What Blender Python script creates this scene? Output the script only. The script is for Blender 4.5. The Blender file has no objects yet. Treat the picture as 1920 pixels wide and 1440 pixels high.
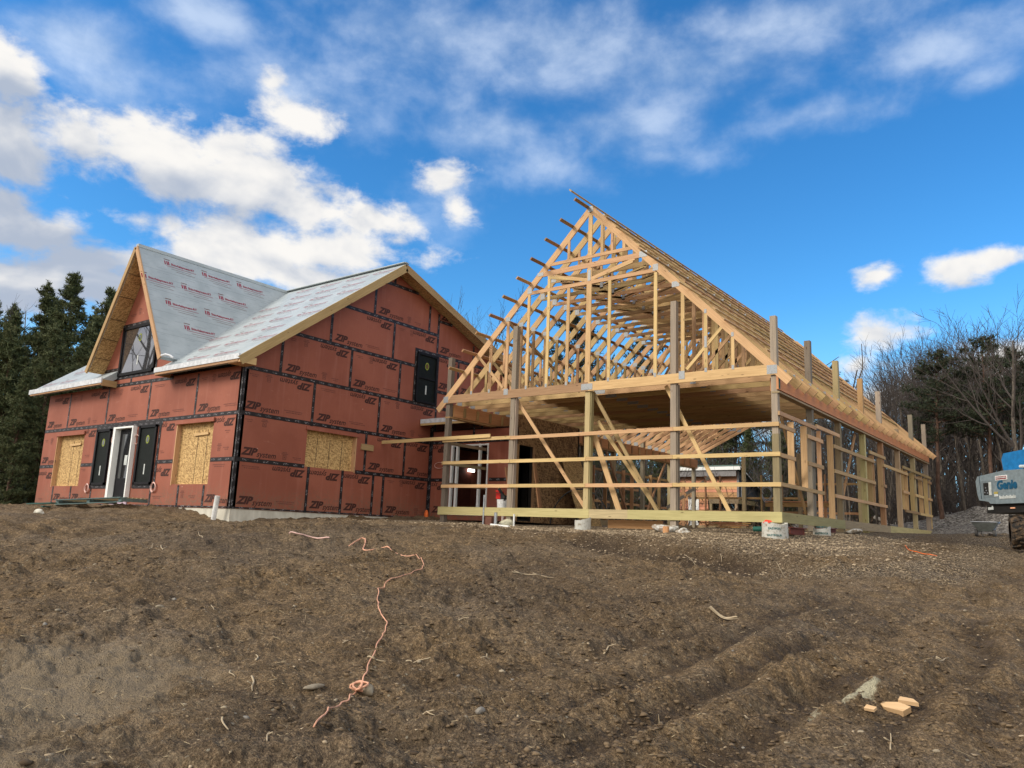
import bpy, math, random
import numpy as np
from mathutils import Vector, Matrix
R = math.radians
rnd = random.Random(7)
scene = bpy.context.scene
COL = scene.collection
# ------------------------------------------------------------------ camera
CP = (5.7735, -17.1212, -0.4142)
yaw, pitch, roll, FPX = -0.6564, 0.1866, 0.0398, 1476.7
F = Vector((math.sin(yaw)*math.cos(pitch), math.cos(yaw)*math.cos(pitch), math.sin(pitch)))
R0 = Vector((math.cos(yaw), -math.sin(yaw), 0)); U0 = R0.cross(F)
RR = math.cos(roll)*R0 + math.sin(roll)*U0; UU = -math.sin(roll)*R0 + math.cos(roll)*U0
cam = bpy.data.cameras.new('camera'); camo = bpy.data.objects.new('camera', cam); COL.objects.link(camo)
cam.sensor_width = 36; cam.lens = FPX/1920*36; cam.clip_start = .1; cam.clip_end = 3000
m = Matrix((RR, UU, -F)).transposed().to_4x4(); m.translation = Vector(CP); camo.matrix_world = m
scene.camera = camo
# ------------------------------------------------------------------ view, sun
scene.view_settings.view_transform = 'Standard'; scene.view_settings.look = 'None'
scene.view_settings.exposure = 0.84; scene.view_settings.gamma = 1
SUN_AZ, SUN_EL = 212, 33            # degrees clockwise from +Y
sd = Vector((math.sin(R(SUN_AZ))*math.cos(R(SUN_EL)), math.cos(R(SUN_AZ))*math.cos(R(SUN_EL)), math.sin(R(SUN_EL))))
sl = bpy.data.lights.new('sun', 'SUN'); slo = bpy.data.objects.new('sun', sl); COL.objects.link(slo)
sl.energy = 1.65; sl.angle = R(20); sl.color = (1, .93, .82)
slo.rotation_euler = sd.to_track_quat('Z', 'Y').to_euler()
# ------------------------------------------------------------------ node helper
class NT:
    def __init__(s, tree): s.t = tree; s.N = tree.nodes; s.L = tree.links
    def put(s, sock, v):
        if isinstance(v, bpy.types.NodeSocket): s.L.new(v, sock)
        elif isinstance(v, bpy.types.Node): s.L.new(v.outputs[0], sock)
        elif v is not None:
            if hasattr(sock.default_value, '__len__') and not hasattr(v, '__len__'): v = (v,)*len(sock.default_value)
            if hasattr(v, '__len__') and len(sock.default_value) == 4 and len(v) == 3: v = tuple(v)+(1,)
            sock.default_value = v
    def m(s, op, a, b=None, c=None, clamp=False):
        n = s.N.new('ShaderNodeMath'); n.operation = op; n.use_clamp = clamp
        for i, v in enumerate((a, b, c)):
            if v is not None: s.put(n.inputs[i], v)
        return n.outputs[0]
    def v(s, op, a, b=None, out=0, sc=None):
        n = s.N.new('ShaderNodeVectorMath'); n.operation = op
        s.put(n.inputs[0], a)
        if b is not None: s.put(n.inputs[1], b)
        if sc is not None: s.put(n.inputs['Scale'], sc)
        return n.outputs[out]
    def noise(s, vec, scale, detail=4, rough=.55, out=0, dist=0):
        n = s.N.new('ShaderNodeTexNoise'); s.put(n.inputs['Vector'], vec); n.inputs['Scale'].default_value = scale
        n.inputs['Detail'].default_value = detail; n.inputs['Roughness'].default_value = rough; n.inputs['Distortion'].default_value = dist
        return n.outputs[out]
    def vor(s, vec, scale, out=0, feat='F1', rand=1):
        n = s.N.new('ShaderNodeTexVoronoi'); n.feature = feat; s.put(n.inputs['Vector'], vec); n.inputs['Scale'].default_value = scale
        n.inputs['Randomness'].default_value = rand
        return n.outputs[out]
    def step(s, x, a, b, lo=0., hi=1.):
        n = s.N.new('ShaderNodeMapRange'); n.interpolation_type = 'SMOOTHSTEP'; s.put(n.inputs[0], x)
        for i, q in enumerate((a, b, lo, hi)): s.put(n.inputs[i+1], q)
        return n.outputs[0]
    def mix(s, f, a, b, mode='MIX'):
        n = s.N.new('ShaderNodeMix'); n.data_type = 'RGBA'; n.blend_type = mode
        s.put(n.inputs[0], f); s.put(n.inputs[6], a); s.put(n.inputs[7], b); return n.outputs[2]
    def attr(s, name, out=2):
        n = s.N.new('ShaderNodeAttribute'); n.attribute_name = name; return n.outputs[out]
    def sep(s, v): n = s.N.new('ShaderNodeSeparateXYZ'); s.put(n.inputs[0], v); return n.outputs
    def comb(s, x, y, z=0.): 
        n = s.N.new('ShaderNodeCombineXYZ')
        for i, q in enumerate((x, y, z)): s.put(n.inputs[i], q)
        return n.outputs[0]
    def tc(s, k): return s.N.new('ShaderNodeTexCoord').outputs[k]
    def bump(s, h, strength=.3, dist=.02):
        n = s.N.new('ShaderNodeBump'); n.inputs['Strength'].default_value = strength; n.inputs['Distance'].default_value = dist
        s.put(n.inputs['Height'], h); return n.outputs[0]
MATS = {}
def material(name, fn=None, color=(.5, .5, .5), rough=.7, metal=0, spec=.3, emit=None):
    if name in MATS: return MATS[name]
    mt = bpy.data.materials.new(name); mt.use_nodes = True; nt = NT(mt.node_tree)
    b = mt.node_tree.nodes['Principled BSDF']
    b.inputs['Roughness'].default_value = rough; b.inputs['Metallic'].default_value = metal
    b.inputs['Specular IOR Level'].default_value = spec
    b.inputs['Base Color'].default_value = tuple(color)+(1,)
    if emit: b.inputs['Emission Color'].default_value = tuple(emit[:3])+(1,); b.inputs['Emission Strength'].default_value = emit[3]
    if fn: fn(nt, b)
    elif not emit:                       # a little procedural unevenness on every plain material
        f = nt.noise(nt.tc('Object'), 9, 4)
        nt.put(b.inputs['Base Color'], nt.mix(nt.step(f, .3, .7), tuple(c*.82 for c in color), tuple(min(1, c*1.12) for c in color)))
    MATS[name] = mt; return mt
DARK = [(-1.263, 0.341, 0.071, 0.037, 1.6), (-1.136, 0.363, 0.119, 0.029, 1.35), (-1.027, 0.362, 0.07, 0.018, 1.1), (-1.232, 0.269, 0.1, 0.042, 1.7), (-1.154, 0.242, 0.073, 0.035, 1.5), (-0.897, 0.307, 0.095, 0.019, 0.8), (-1.271, 0.422, 0.035, 0.036, 0.9), (-0.24, 0.199, 0.034, 0.019, 0.6), (-0.124, 0.284, 0.046, 0.015, 0.7)]
THICK = [(-1.275, 0.448, 0.04, 0.04, 1.2), (-1.265, 0.385, 0.061, 0.052, 1.5), (-1.199, 0.409, 0.066, 0.038, 1.5), (-1.144, 0.417, 0.07, 0.039, 1.6), (-1.094, 0.404, 0.073, 0.043, 1.6), (-1.042, 0.433, 0.057, 0.032, 1.2), (-1.012, 0.402, 0.071, 0.042, 1.5), (-0.938, 0.382, 0.074, 0.037, 1.4), (-0.849, 0.377, 0.066, 0.029, 1.35), (-0.819, 0.357, 0.042, 0.019, 1.1), (-0.9, 0.336, 0.102, 0.038, 1.5), (-1.016, 0.32, 0.103, 0.037, 1.6), (-0.937, 0.299, 0.093, 0.026, 1.2), (-1.236, 0.296, 0.073, 0.03, 1.5), (-1.185, 0.266, 0.088, 0.035, 1.6), (-1.097, 0.282, 0.084, 0.03, 1.3), (-1.243, 0.237, 0.071, 0.039, 1.5), (-1.127, 0.247, 0.069, 0.03, 1.2), (-1.265, 0.324, 0.044, 0.032, 1.3), (-0.956, 0.487, 0.082, 0.035, 0.95), (-0.993, 0.519, 0.04, 0.025, 0.75), (-0.914, 0.482, 0.041, 0.021, 0.55), (-0.761, 0.436, 0.043, 0.028, 1.3), (-0.741, 0.402, 0.032, 0.032, 1.15), (-0.215, 0.242, 0.048, 0.024, 1.25), (-0.239, 0.206, 0.032, 0.024, 1.0), (-0.122, 0.307, 0.044, 0.02, 1.3), (-0.08, 0.313, 0.044, 0.017, 1.1), (-0.209, 0.311, 0.037, 0.018, 1.15), (-0.184, 0.172, 0.074, 0.036, 1.4), (-0.089, 0.191, 0.057, 0.04, 1.4), (-0.264, 0.163, 0.063, 0.028, 1.1), (-0.35, 0.138, 0.061, 0.026, 0.8), (-1.37, 0.389, 0.09, 0.072, 1.0), (-1.389, 0.253, 0.083, 0.059, 1.0), (0.039, 0.233, 0.078, 0.042, 1.0), (0.145, 0.314, 0.095, 0.042, 0.8)]
THIN = [(-1.214, 0.504, 0.067, 0.03, 1.7), (-1.18, 0.47, 0.045, 0.021, 1.4), (-1.086, 0.569, 0.057, 0.021, 1.6), (-0.692, 0.5, 0.059, 0.024, 1.2), (-0.546, 0.511, 0.086, 0.021, 1.0), (-0.957, 0.502, 0.104, 0.046, 1.3), (-0.753, 0.421, 0.05, 0.056, 1.0), (-1.226, 0.511, 0.072, 0.035, 1.1), (-1.183, 0.486, 0.051, 0.031, 1.0), (-1.092, 0.57, 0.064, 0.031, 1.1), (-0.926, 0.593, 0.078, 0.027, 0.8), (-0.796, 0.599, 0.194, 0.049, 1.25), (-0.6, 0.591, 0.162, 0.056, 1.3), (-0.714, 0.492, 0.088, 0.042, 1.1), (-0.693, 0.512, 0.059, 0.03, 0.8), (-0.617, 0.459, 0.079, 0.037, 0.9), (-0.51, 0.501, 0.113, 0.048, 1.1), (-0.425, 0.562, 0.187, 0.051, 1.2), (-0.286, 0.597, 0.182, 0.037, 1.2), (-0.252, 0.497, 0.13, 0.025, 0.9), (-0.134, 0.542, 0.116, 0.036, 1.1), (-0.082, 0.499, 0.051, 0.021, 0.9), (-0.745, 0.521, 0.066, 0.036, 0.8), (-0.46, 0.469, 0.103, 0.024, 0.8), (0.042, 0.491, 0.119, 0.047, 1.0), (-0.922, 0.422, 0.055, 0.024, 0.5), (-0.753, 0.427, 0.065, 0.068, 0.7)]
SKYV = 1.0
# ------------------------------------------------------------------ sky with clouds, fixed in compass direction
w = bpy.data.worlds.new('World'); scene.world = w; w.use_nodes = True
w.cycles.sampling_method = 'MANUAL'; w.cycles.sample_map_resolution = 512
nt = NT(w.node_tree); bg = nt.N['Background']
sky = nt.N.new('ShaderNodeTexSky'); sky.sky_type = 'NISHITA'; sky.sun_disc = False
sky.sun_elevation = R(SUN_EL); sky.sun_rotation = R(SUN_AZ); sky.dust_density = .3; sky.ozone_density = 2.5
hs = nt.N.new('ShaderNodeHueSaturation'); nt.put(hs.inputs['Color'], sky); hs.inputs['Saturation'].default_value = 1.28; hs.inputs['Hue'].default_value = .502
d = nt.tc('Generated'); x, y, z = nt.sep(d)
az = nt.m('ARCTAN2', x, y); el = nt.m('ARCSINE', z)
hs.inputs['Value'].default_value = SKYV
P = nt.comb(az, el, 0)
nz = nt.noise(nt.v('MULTIPLY', P, (1, 1.45, 1)), 6.5, 7, .52, dist=.35)
nzl = nt.noise(nt.v('MULTIPLY', nt.v('ADD', P, (-.012, .022, 0)), (1, 1.45, 1)), 6.5, 4, .5, dist=.35)
nf = nt.noise(nt.v('MULTIPLY', P, (1, 1.6, 1)), 19, 8, .62, dist=.2)
def field(blobs):
    acc = None
    for a, e, ra, re, wt in blobs:
        l = nt.v('LENGTH', nt.v('MULTIPLY', nt.v('SUBTRACT', P, (a, e, 0)), (1/ra, 1/re, 0)), out=1)
        q = nt.m('SUBTRACT', wt, l)
        if acc is None: acc = q
        else:
            n = nt.N.new('ShaderNodeMath'); n.operation = 'SMOOTH_MAX'; nt.put(n.inputs[0], acc); nt.put(n.inputs[1], q); n.inputs[2].default_value = .35
            acc = n.outputs[0]
    return acc
thick = field(THICK); thin = field(THIN)
base = nt.m('MULTIPLY_ADD', nt.m('SUBTRACT', nz, .5), 2.3, nt.m('MULTIPLY_ADD', nt.m('SUBTRACT', nf, .5), 1.7, nt.m('SUBTRACT', thick, .35)))
# unseen bright cloud added to the sky behind the photographer, for neutral fill
bk_fill = nt.v('DOT_PRODUCT', d, (.60, -.80, .05), out=1)
base = nt.m('MAXIMUM', base, nt.m('MULTIPLY_ADD', nt.m('SUBTRACT', nz, .5), 2.0, nt.m('MULTIPLY_ADD', bk_fill, 3.0, .1)))
base = nt.m('MAXIMUM', base, nt.m('MULTIPLY_ADD', nt.m('SUBTRACT', nz, .5), 2.0, nt.m('MULTIPLY_ADD', az, -4.0, -5.5)))  # cloud added left of the view to whiten the gable window's reflection
al = nt.step(base, -.15, .6)
# light on the cloud: brighter where the density falls off towards upper left, greyer in the thick lower parts
gray = field(DARK)
lit = nt.m('ADD', nt.m('MULTIPLY', nt.m('SUBTRACT', nz, nzl), 3.5), nt.m('MULTIPLY_ADD', base, -.06, .74))
lit = nt.m('SUBTRACT', lit, nt.m('MULTIPLY', nt.step(gray, -.5, 1.1), .85))
lit = nt.m('ADD', lit, nt.m('MULTIPLY', nt.m('SUBTRACT', nf, .5), .35))
shade = nt.m('MAXIMUM', nt.step(lit, -.3, .95), nt.step(bk_fill, -.1, .2, 0., .55))
ccol = nt.mix(shade, (2.0, 2.3, 2.85), (4.35, 4.25, 4.1)); ccol = nt.mix(nt.step(bk_fill, .2, .55), ccol, (6.2, 6.1, 5.9))  # the added back cloud is made brighter than the rest, for fill
nw = nt.noise(nt.v('MULTIPLY', nt.v('ADD', P, (4, 2, 0)), (1, 1.5, 1)), 8, 6, .56, dist=.12)
thn = nt.m('MULTIPLY_ADD', nt.m('SUBTRACT', nw, .5), 3.2, nt.m('MULTIPLY_ADD', nt.m('SUBTRACT', nf, .5), .7, thin))
al2 = nt.m('MULTIPLY', nt.step(thn, -.3, 1.8), .6)
gm = nt.N.new('ShaderNodeGamma'); nt.put(gm.inputs['Color'], nt.v('SCALE', hs, sc=.15)); gm.inputs['Gamma'].default_value = 1.12
hb = nt.v('MULTIPLY', gm, (4.9, 6.7, 6.6))
hb = nt.mix(nt.step(el, .30, .02, 0., .8), hb, (1.7, 3.4, 5.4))
c1 = nt.mix(al2, hb, nt.mix(nt.step(nw, .35, .65), (2.3, 2.9, 3.8), (3.7, 4.2, 4.9)))
c2 = nt.mix(al, c1, ccol)
nt.put(bg.inputs['Color'], c2); bg.inputs['Strength'].default_value = .125
# ------------------------------------------------------------------ materials
def wood(name, c1, c2, knots=1, rough=.75, tintamt=.48, grain=1):
    def fn(nt, b):
        uv = nt.tc('UV'); t = nt.attr('tint')
        u, v, _ = nt.sep(uv)
        g = nt.noise(nt.comb(nt.m('MULTIPLY', u, 1.6), nt.m('MULTIPLY', v, 38)), 1, 5, .6, dist=.6)
        g2 = nt.noise(nt.comb(nt.m('MULTIPLY', u, 5), nt.m('MULTIPLY', v, 140)), 1, 3, .6)
        big = nt.noise(nt.comb(nt.m('MULTIPLY', u, .8), nt.m('MULTIPLY', v, 3)), 1, 2)
        f = nt.m('ADD', nt.m('MULTIPLY', nt.step(g, .3, .72), .6*grain), nt.m('MULTIPLY', g2, .3))
        c = nt.mix(f, c1, c2)
        c = nt.mix(nt.m('MULTIPLY', nt.step(big, .5, .72), .3), c, tuple(q*.72 for q in c2))
        if knots:
            k = nt.vor(nt.comb(nt.m('MULTIPLY', u, 2.2), nt.m('MULTIPLY', v, 9)), 1)
            c = nt.mix(nt.m('MULTIPLY', nt.step(k, .13, .05), .8), c, (.09, .045, .02))
        h = nt.N.new('ShaderNodeHueSaturation'); nt.put(h.inputs['Color'], c)
        nt.put(h.inputs['Value'], nt.m('MULTIPLY_ADD', t, tintamt*1.6, 1-tintamt*.8))
        nt.put(h.inputs['Hue'], nt.m('MULTIPLY_ADD', nt.m('FRACT', nt.m('MULTIPLY', t, 7.3)), .034, .480))
        nt.put(b.inputs['Base Color'], h); nt.put(b.inputs['Normal'], nt.bump(g, .25, .004))
    return material(name, fn, rough=rough)
SPF = wood('fresh lumber', (.55, .375, .185), (.36, .225, .10))
SPFO = wood('orange lumber', (.52, .30, .13), (.37, .19, .075))
TRT = wood('treated lumber', (.45, .375, .185), (.31, .25, .11))
POST = wood('treated post', (.42, .325, .185), (.25, .19, .11))
GREY = wood('weathered post', (.33, .275, .20), (.185, .155, .12), rough=.85)
LVL = wood('laminated beam', (.62, .34, .14), (.46, .22, .085), knots=0)
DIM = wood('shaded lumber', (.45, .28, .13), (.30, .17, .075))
PLATE = material('galvanised plate', lambda nt, b: (nt.put(b.inputs['Base Color'], nt.mix(nt.step(nt.vor(nt.v('MULTIPLY', nt.tc('UV'), (55, 160, 1)), 1), .22, .34), (.07, .07, .07), (.33, .34, .345)))), rough=.5, metal=.2)
def osb_fn(lo, hi, sc=1.):
    def fn(nt, b):
        uv = nt.tc('UV')
        wv = nt.v('ADD', uv, nt.v('SCALE', nt.noise(uv, 6, 2, out=1), sc=.03))
        a = nt.vor(nt.v('MULTIPLY', wv, (9*sc, 34*sc, 1)), 1, out=1)
        rot = nt.N.new('ShaderNodeVectorRotate'); nt.put(rot.inputs['Vector'], wv); rot.inputs['Angle'].default_value = 1.1
        bb = nt.vor(nt.v('MULTIPLY', rot.outputs[0], (10*sc, 32*sc, 1)), 1, out=1)
        sel = nt.step(nt.noise(uv, 16*sc, 2), .45, .55)
        f = nt.m('ADD', nt.m('MULTIPLY', nt.sep(a)[0], nt.m('SUBTRACT', 1, sel)), nt.m('MULTIPLY', nt.sep(bb)[0], sel))
        f = nt.m('ADD', f, nt.m('MULTIPLY', nt.noise(uv, 1.3, 2), .3))
        c = nt.mix(nt.step(f, .15, 1.05), lo, hi)
        nt.put(b.inputs['Base Color'], c)
        nt.put(b.inputs['Normal'], nt.bump(f, .4, .004))
    return fn
OSB = material('strand board', osb_fn((.27, .155, .06), (.66, .44, .19), 1.35), rough=.75)
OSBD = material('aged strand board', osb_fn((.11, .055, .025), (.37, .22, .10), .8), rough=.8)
def zip_fn(nt, b):
    o = nt.tc('Object'); uv = nt.tc('UV')
    f = nt.noise(o, .7, 4); g = nt.noise(o, 14, 5, .7)
    c = nt.mix(nt.step(f, .3, .7), (.262, .078, .046), (.335, .108, .066))
    c = nt.mix(nt.m('MULTIPLY', nt.step(g, .45, .8), .35), c, (.24, .075, .05))
    sp = nt.vor(nt.v('MULTIPLY', o, (1.3, 1.3, 1.3)), 1)
    c = nt.mix(nt.m('MULTIPLY', nt.step(sp, .035, .02), .7), c, (.6, .36, .28))
    run = nt.noise(nt.v('MULTIPLY', o, (5, 5, .35)), 1, 4)
    c = nt.mix(nt.m('MULTIPLY', nt.step(run, .5, .78), .25), c, (.46, .20, .15))
    oz = nt.sep(o)[2]; spl = nt.m('MULTIPLY', nt.step(nt.m('ADD', oz, nt.m('MULTIPLY', nt.noise(nt.v('MULTIPLY', o, (3, 3, 1.2)), 1, 5), -.9)), .25, -.45), nt.step(g, .4, .62)); c = nt.mix(nt.m('MULTIPLY', spl, .6), c, (.17, .12, .08))
    sc_ = nt.noise(nt.v('MULTIPLY', o, (2, 2, 9)), 1, 6, .7); c = nt.mix(nt.m('MULTIPLY', nt.step(sc_, .62, .74), .35), c, (.44, .22, .16))
    nt.put(b.inputs['Base Color'], c); nt.put(b.inputs['Normal'], nt.bump(g, .15, .003))
ZIP = material('red coated sheathing', zip_fn, rough=.6)
def tape_fn(nt, b):
    uv = nt.tc('UV'); u, v, _ = nt.sep(uv)
    cell = nt.m('FRACT', nt.m('MULTIPLY', u, 3.1))
    n = nt.noise(nt.comb(nt.m('MULTIPLY', u, 26), nt.m('MULTIPLY', v, 40)), 1, 3)
    mid = nt.step(nt.m('ABSOLUTE', v), .034, .018)
    run = nt.m('MULTIPLY', nt.step(cell, .2, .26), nt.step(cell, .8, .74))
    f = nt.m('MULTIPLY', nt.m('MULTIPLY', run, mid), nt.step(n, .5, .6))
    nt.put(b.inputs['Base Color'], nt.mix(nt.m('MULTIPLY', f, .6), (.016, .013, .014), (.42, .40, .42)))
TAPE = material('black seam tape', tape_fn, rough=.42)
INK = material('dark brown print', color=(.06, .022, .017), rough=.7)
INKT = material('faded brown print', color=(.16, .055, .04), rough=.7)
def membrane(nt, b):
    uv = nt.tc('UV'); u, v, _ = nt.sep(uv)
    n = nt.noise(uv, 1.4, 4); fine = nt.noise(nt.comb(nt.m('MULTIPLY', u, 3), nt.m('MULTIPLY', v, 30)), 1, 4)
    c = nt.mix(nt.step(n, .3, .7), (.36, .40, .41), (.45, .49, .50))
    seam = nt.m('FRACT', nt.m('DIVIDE', v, .88))
    c = nt.mix(nt.m('MULTIPLY', nt.step(seam, .025, .0), .6), c, (.16, .18, .19))
    l2 = nt.m('ABSOLUTE', nt.m('SUBTRACT', nt.m('FRACT', nt.m('MULTIPLY', v, 4.6)), .5))
    dash = nt.step(nt.noise(nt.comb(nt.m('MULTIPLY', u, 2.2), nt.m('FLOOR', nt.m('MULTIPLY', v, 4.6))), 1, 2), .5, .56)
    c = nt.mix(nt.m('MULTIPLY', nt.m('MULTIPLY', nt.step(l2, .07, .03), dash), .45), c, (.22, .24, .26))
    nt.put(b.inputs['Base Color'], c)
    wr = nt.noise(nt.comb(nt.m('MULTIPLY', u, .9), nt.m('MULTIPLY', v, 2.5)), 2.2, 4)
    nt.put(b.inputs['Normal'], nt.bump(nt.m('ADD', wr, nt.m('MULTIPLY', fine, .15)), .5, .02))
MEMB = material('grey roof membrane', membrane, rough=.42)
MEMBW = material('pale membrane edge', color=(.62, .64, .67), rough=.5)
REDINK = material('dark red print', color=(.30, .022, .05), rough=.6)
REDPALE = material('washed red print', color=(.40, .16, .19), rough=.6)
BLACKF = material('black window frame', color=(.010, .010, .012), rough=.5, spec=.15)
def glass_fn(nt, b): b.inputs['Coat Weight'].default_value = 1; b.inputs['Coat Roughness'].default_value = .02
GLASS = material('dark window glass', glass_fn, color=(.012, .014, .016), rough=.03, spec=.9)
GLASSR = material('mirroring window glass', lambda nt, b: None, color=(.36, .36, .38), rough=.02, metal=.9)
MESHS = material('insect screen', color=(.010, .013, .012), rough=.55, spec=.12)
WHITE = material('white painted trim', lambda nt, b: None, color=(.86, .87, .84), rough=.4)
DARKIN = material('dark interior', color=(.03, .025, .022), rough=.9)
CONC = material('pale concrete', lambda nt, b: nt.put(b.inputs['Base Color'], nt.mix(nt.step(nt.noise(nt.v('MULTIPLY', nt.tc('Object'), (1, 1, .35)), 5, 6, .65), .3, .72), (.66, .63, .54), (.50, .47, .39))), rough=.85)
PINKB = material('lilac foam board', color=(.52, .40, .48), rough=.7)
STICKG = material('yellow green sticker', color=(.22, .26, .03), rough=.5)
STICKW = material('white sticker', color=(.55, .58, .56), rough=.5)
PVC = material('white plastic pipe', color=(.74, .74, .72), rough=.35)
ORG = material('orange plastic', color=(.80, .16, .03), rough=.45)
CORD = material('orange cord jacket', color=(.70, .36, .23), rough=.5)
PINKW = material('pale pink wire', color=(.75, .48, .42), rough=.5)
BLK = material('black rubber', color=(.018, .017, .016), rough=.6)
REDP = material('red tool plastic', color=(.52, .02, .015), rough=.4)
TEAL = material('blue green pallet paint', color=(.13, .19, .185), rough=.8)
STEEL = material('steel pipe', color=(.42, .44, .46), rough=.35, metal=.7)
# ------------------------------------------------------------------ mesh builder
class MB:
    def __init__(s): s.v = []; s.f = []; s.uv = []; s.t = []; s.mi = []
    def face(s, pts, uvs=None, tint=.5, mi=0):
        b = len(s.v); s.v += [tuple(p) for p in pts]; s.f.append(tuple(range(b, b+len(pts))))
        s.uv += list(uvs) if uvs else [(0, 0)]*len(pts); s.t.append(tint); s.mi.append(mi)
    def beam(s, a, b, wd, ht, up=(0, 0, 1), tint=None, mi=0, ext=0):
        """board from a to b (centre line), wd across, ht along up"""
        a = Vector(a); b = Vector(b); ax = (b-a); L = ax.length; ax.normalize(); up = Vector(up); up = (up-ax*up.dot(ax))
        if up.length < 1e-4: up = Vector((1, 0, 0)) if abs(ax.x) < .9 else Vector((0, 1, 0)); up = up-ax*up.dot(ax)
        up.normalize(); sd = ax.cross(up); a = a-ax*ext; b = b+ax*ext
        tint = rnd.random() if tint is None else tint; o = (rnd.random()*50, rnd.random()*50)
        c = []
        for P in (a, b):
            for i, j in ((-1, -1), (1, -1), (1, 1), (-1, 1)): c.append(P+sd*(i*wd/2)+up*(j*ht/2))
        per = [0, wd, wd+ht, 2*wd+ht, 2*(wd+ht)]
        for k in range(4):
            k2 = (k+1) % 4
            s.face([c[k], c[k2], c[4+k2], c[4+k]], [(o[0], o[1]+per[k]), (o[0], o[1]+per[k+1]), (o[0]+L, o[1]+per[k+1]), (o[0]+L, o[1]+per[k])], tint, mi)
        s.face([c[3], c[2], c[1], c[0]], [(o[0], o[1]), (o[0]+.01, o[1]), (o[0]+.01, o[1]+.01), (o[0], o[1]+.01)], tint*.8, mi)
        s.face([c[4], c[5], c[6], c[7]], [(o[0], o[1]), (o[0]+.01, o[1]), (o[0]+.01, o[1]+.01), (o[0], o[1]+.01)], tint*.8, mi)
    def box(s, lo, hi, tint=None, mi=0):
        """axis box, the longest side carries the grain"""
        lo = Vector(lo); hi = Vector(hi); c = (lo+hi)/2; d = hi-lo; k = max(range(3), key=lambda i: d[i])
        a = c.copy(); b = c.copy(); a[k] = lo[k]; b[k] = hi[k]; up = Vector((0, 0, 1)) if k != 2 else Vector((0, 1, 0))
        if k == 2: s.beam(a, b, d[0], d[1], up, tint, mi)
        else: s.beam(a, b, d[1-k], d[2], up, tint, mi)
    def prism(s, poly, org, u, v, n, th, tint=.5, mi=0, mb=None, ms=None):
        """polygon in the (u,v) plane at org, extruded by th along -n"""
        org, u, v, n = map(Vector, (org, u, v, n)); mb = mi if mb is None else mb
        f = [org+u*p[0]+v*p[1] for p in poly]; g = [p-n*th for p in f]
        if (u.cross(v)).dot(n) < 0: flip = True
        else: flip = False
        q = list(range(len(poly))); q = q[::-1] if flip else q
        s.face([f[i] for i in q], [tuple(poly[i]) for i in q], tint, mi)
        s.face([g[i] for i in q[::-1]], [tuple(poly[i]) for i in q[::-1]], tint, mb)
        for k in range(len(q)):
            i, j = q[k], q[(k+1) % len(q)]
            L = (f[i]-f[j]).length
            s.face([g[i], g[j], f[j], f[i]], [(0, 0), (L, 0), (L, th), (0, th)], tint, mb if ms is None else ms)
    def cyl(s, a, b, r1, r2=None, n=12, tint=.5, mi=0, caps=True):
        a = Vector(a); b = Vector(b); r2 = r1 if r2 is None else r2; ax = (b-a).normalized()
        up = Vector((0, 0, 1)) if abs(ax.z) < .9 else Vector((1, 0, 0)); x = ax.cross(up).normalized(); y = ax.cross(x); L = (b-a).length
        ra = [a+(x*math.cos(2*math.pi*i/n)+y*math.sin(2*math.pi*i/n))*r1 for i in range(n)]
        rb = [b+(x*math.cos(2*math.pi*i/n)+y*math.sin(2*math.pi*i/n))*r2 for i in range(n)]
        for i in range(n):
            j = (i+1) % n; c = 6.28*r1/n
            s.face([ra[i], rb[i], rb[j], ra[j]], [(0, i*c), (L, i*c), (L, i*c+c), (0, i*c+c)], tint, mi)
        if caps: s.face(ra, None, tint, mi); s.face(rb[::-1], None, tint, mi)
    def tube(s, pts, r, n=6, tint=.5, mi=0, r1=None):
        """one welded tube along a polyline"""
        pts = [Vector(p) for p in pts]; rings = []; N = len(pts); x = None
        for i, p in enumerate(pts):
            t = (pts[min(i+1, N-1)]-pts[max(i-1, 0)]).normalized()
            if x is None: x = t.cross(Vector((0, 0, 1)) if abs(t.z) < .9 else Vector((1, 0, 0))).normalized()
            x = (x-t*x.dot(t)).normalized(); y = t.cross(x); rr = r if r1 is None else r+(r1-r)*i/(N-1)
            b = len(s.v); s.v += [tuple(p+(x*math.cos(2*math.pi*k/n)+y*math.sin(2*math.pi*k/n))*rr) for k in range(n)]; rings.append(b)
        for i in range(N-1):
            for k in range(n):
                k2 = (k+1) % n; s.f.append((rings[i]+k, rings[i]+k2, rings[i+1]+k2, rings[i+1]+k)); s.uv += [(i*.1, k*.02)]*4; s.t.append(tint); s.mi.append(mi)
        s.f.append(tuple(rings[0]+k for k in range(n))[::-1]); s.uv += [(0, 0)]*n; s.t.append(tint); s.mi.append(mi)
        s.f.append(tuple(rings[-1]+k for k in range(n))); s.uv += [(0, 0)]*n; s.t.append(tint); s.mi.append(mi)
    def add(s, verts, faces, tint=.5, mi=0):
        b = len(s.v); s.v += verts
        for f in faces: s.f.append(tuple(b+i for i in f)); s.uv += [(verts[i][0], verts[i][1]) for i in f]; s.t.append(tint); s.mi.append(mi)
    def build(s, name, mats, parent=None, smooth=False, bevel=0):
        me = bpy.data.meshes.new(name); me.from_pydata(s.v, [], s.f)
        uvl = me.uv_layers.new(name='UVMap'); uvl.data.foreach_set('uv', np.array(s.uv, dtype=np.float32).ravel())
        at = me.attributes.new('tint', 'FLOAT', 'FACE'); at.data.foreach_set('value', np.array(s.t, dtype=np.float32))
        for mt in (mats if isinstance(mats, (list, tuple)) else [mats]): me.materials.append(mt)
        me.polygons.foreach_set('material_index', np.array(s.mi, dtype=np.int32))
        if smooth: me.polygons.foreach_set('use_smooth', np.ones(len(s.f), dtype=bool))
        me.update()
        o = bpy.data.objects.new(name, me); COL.objects.link(o)
        if parent: o.parent = parent
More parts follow.
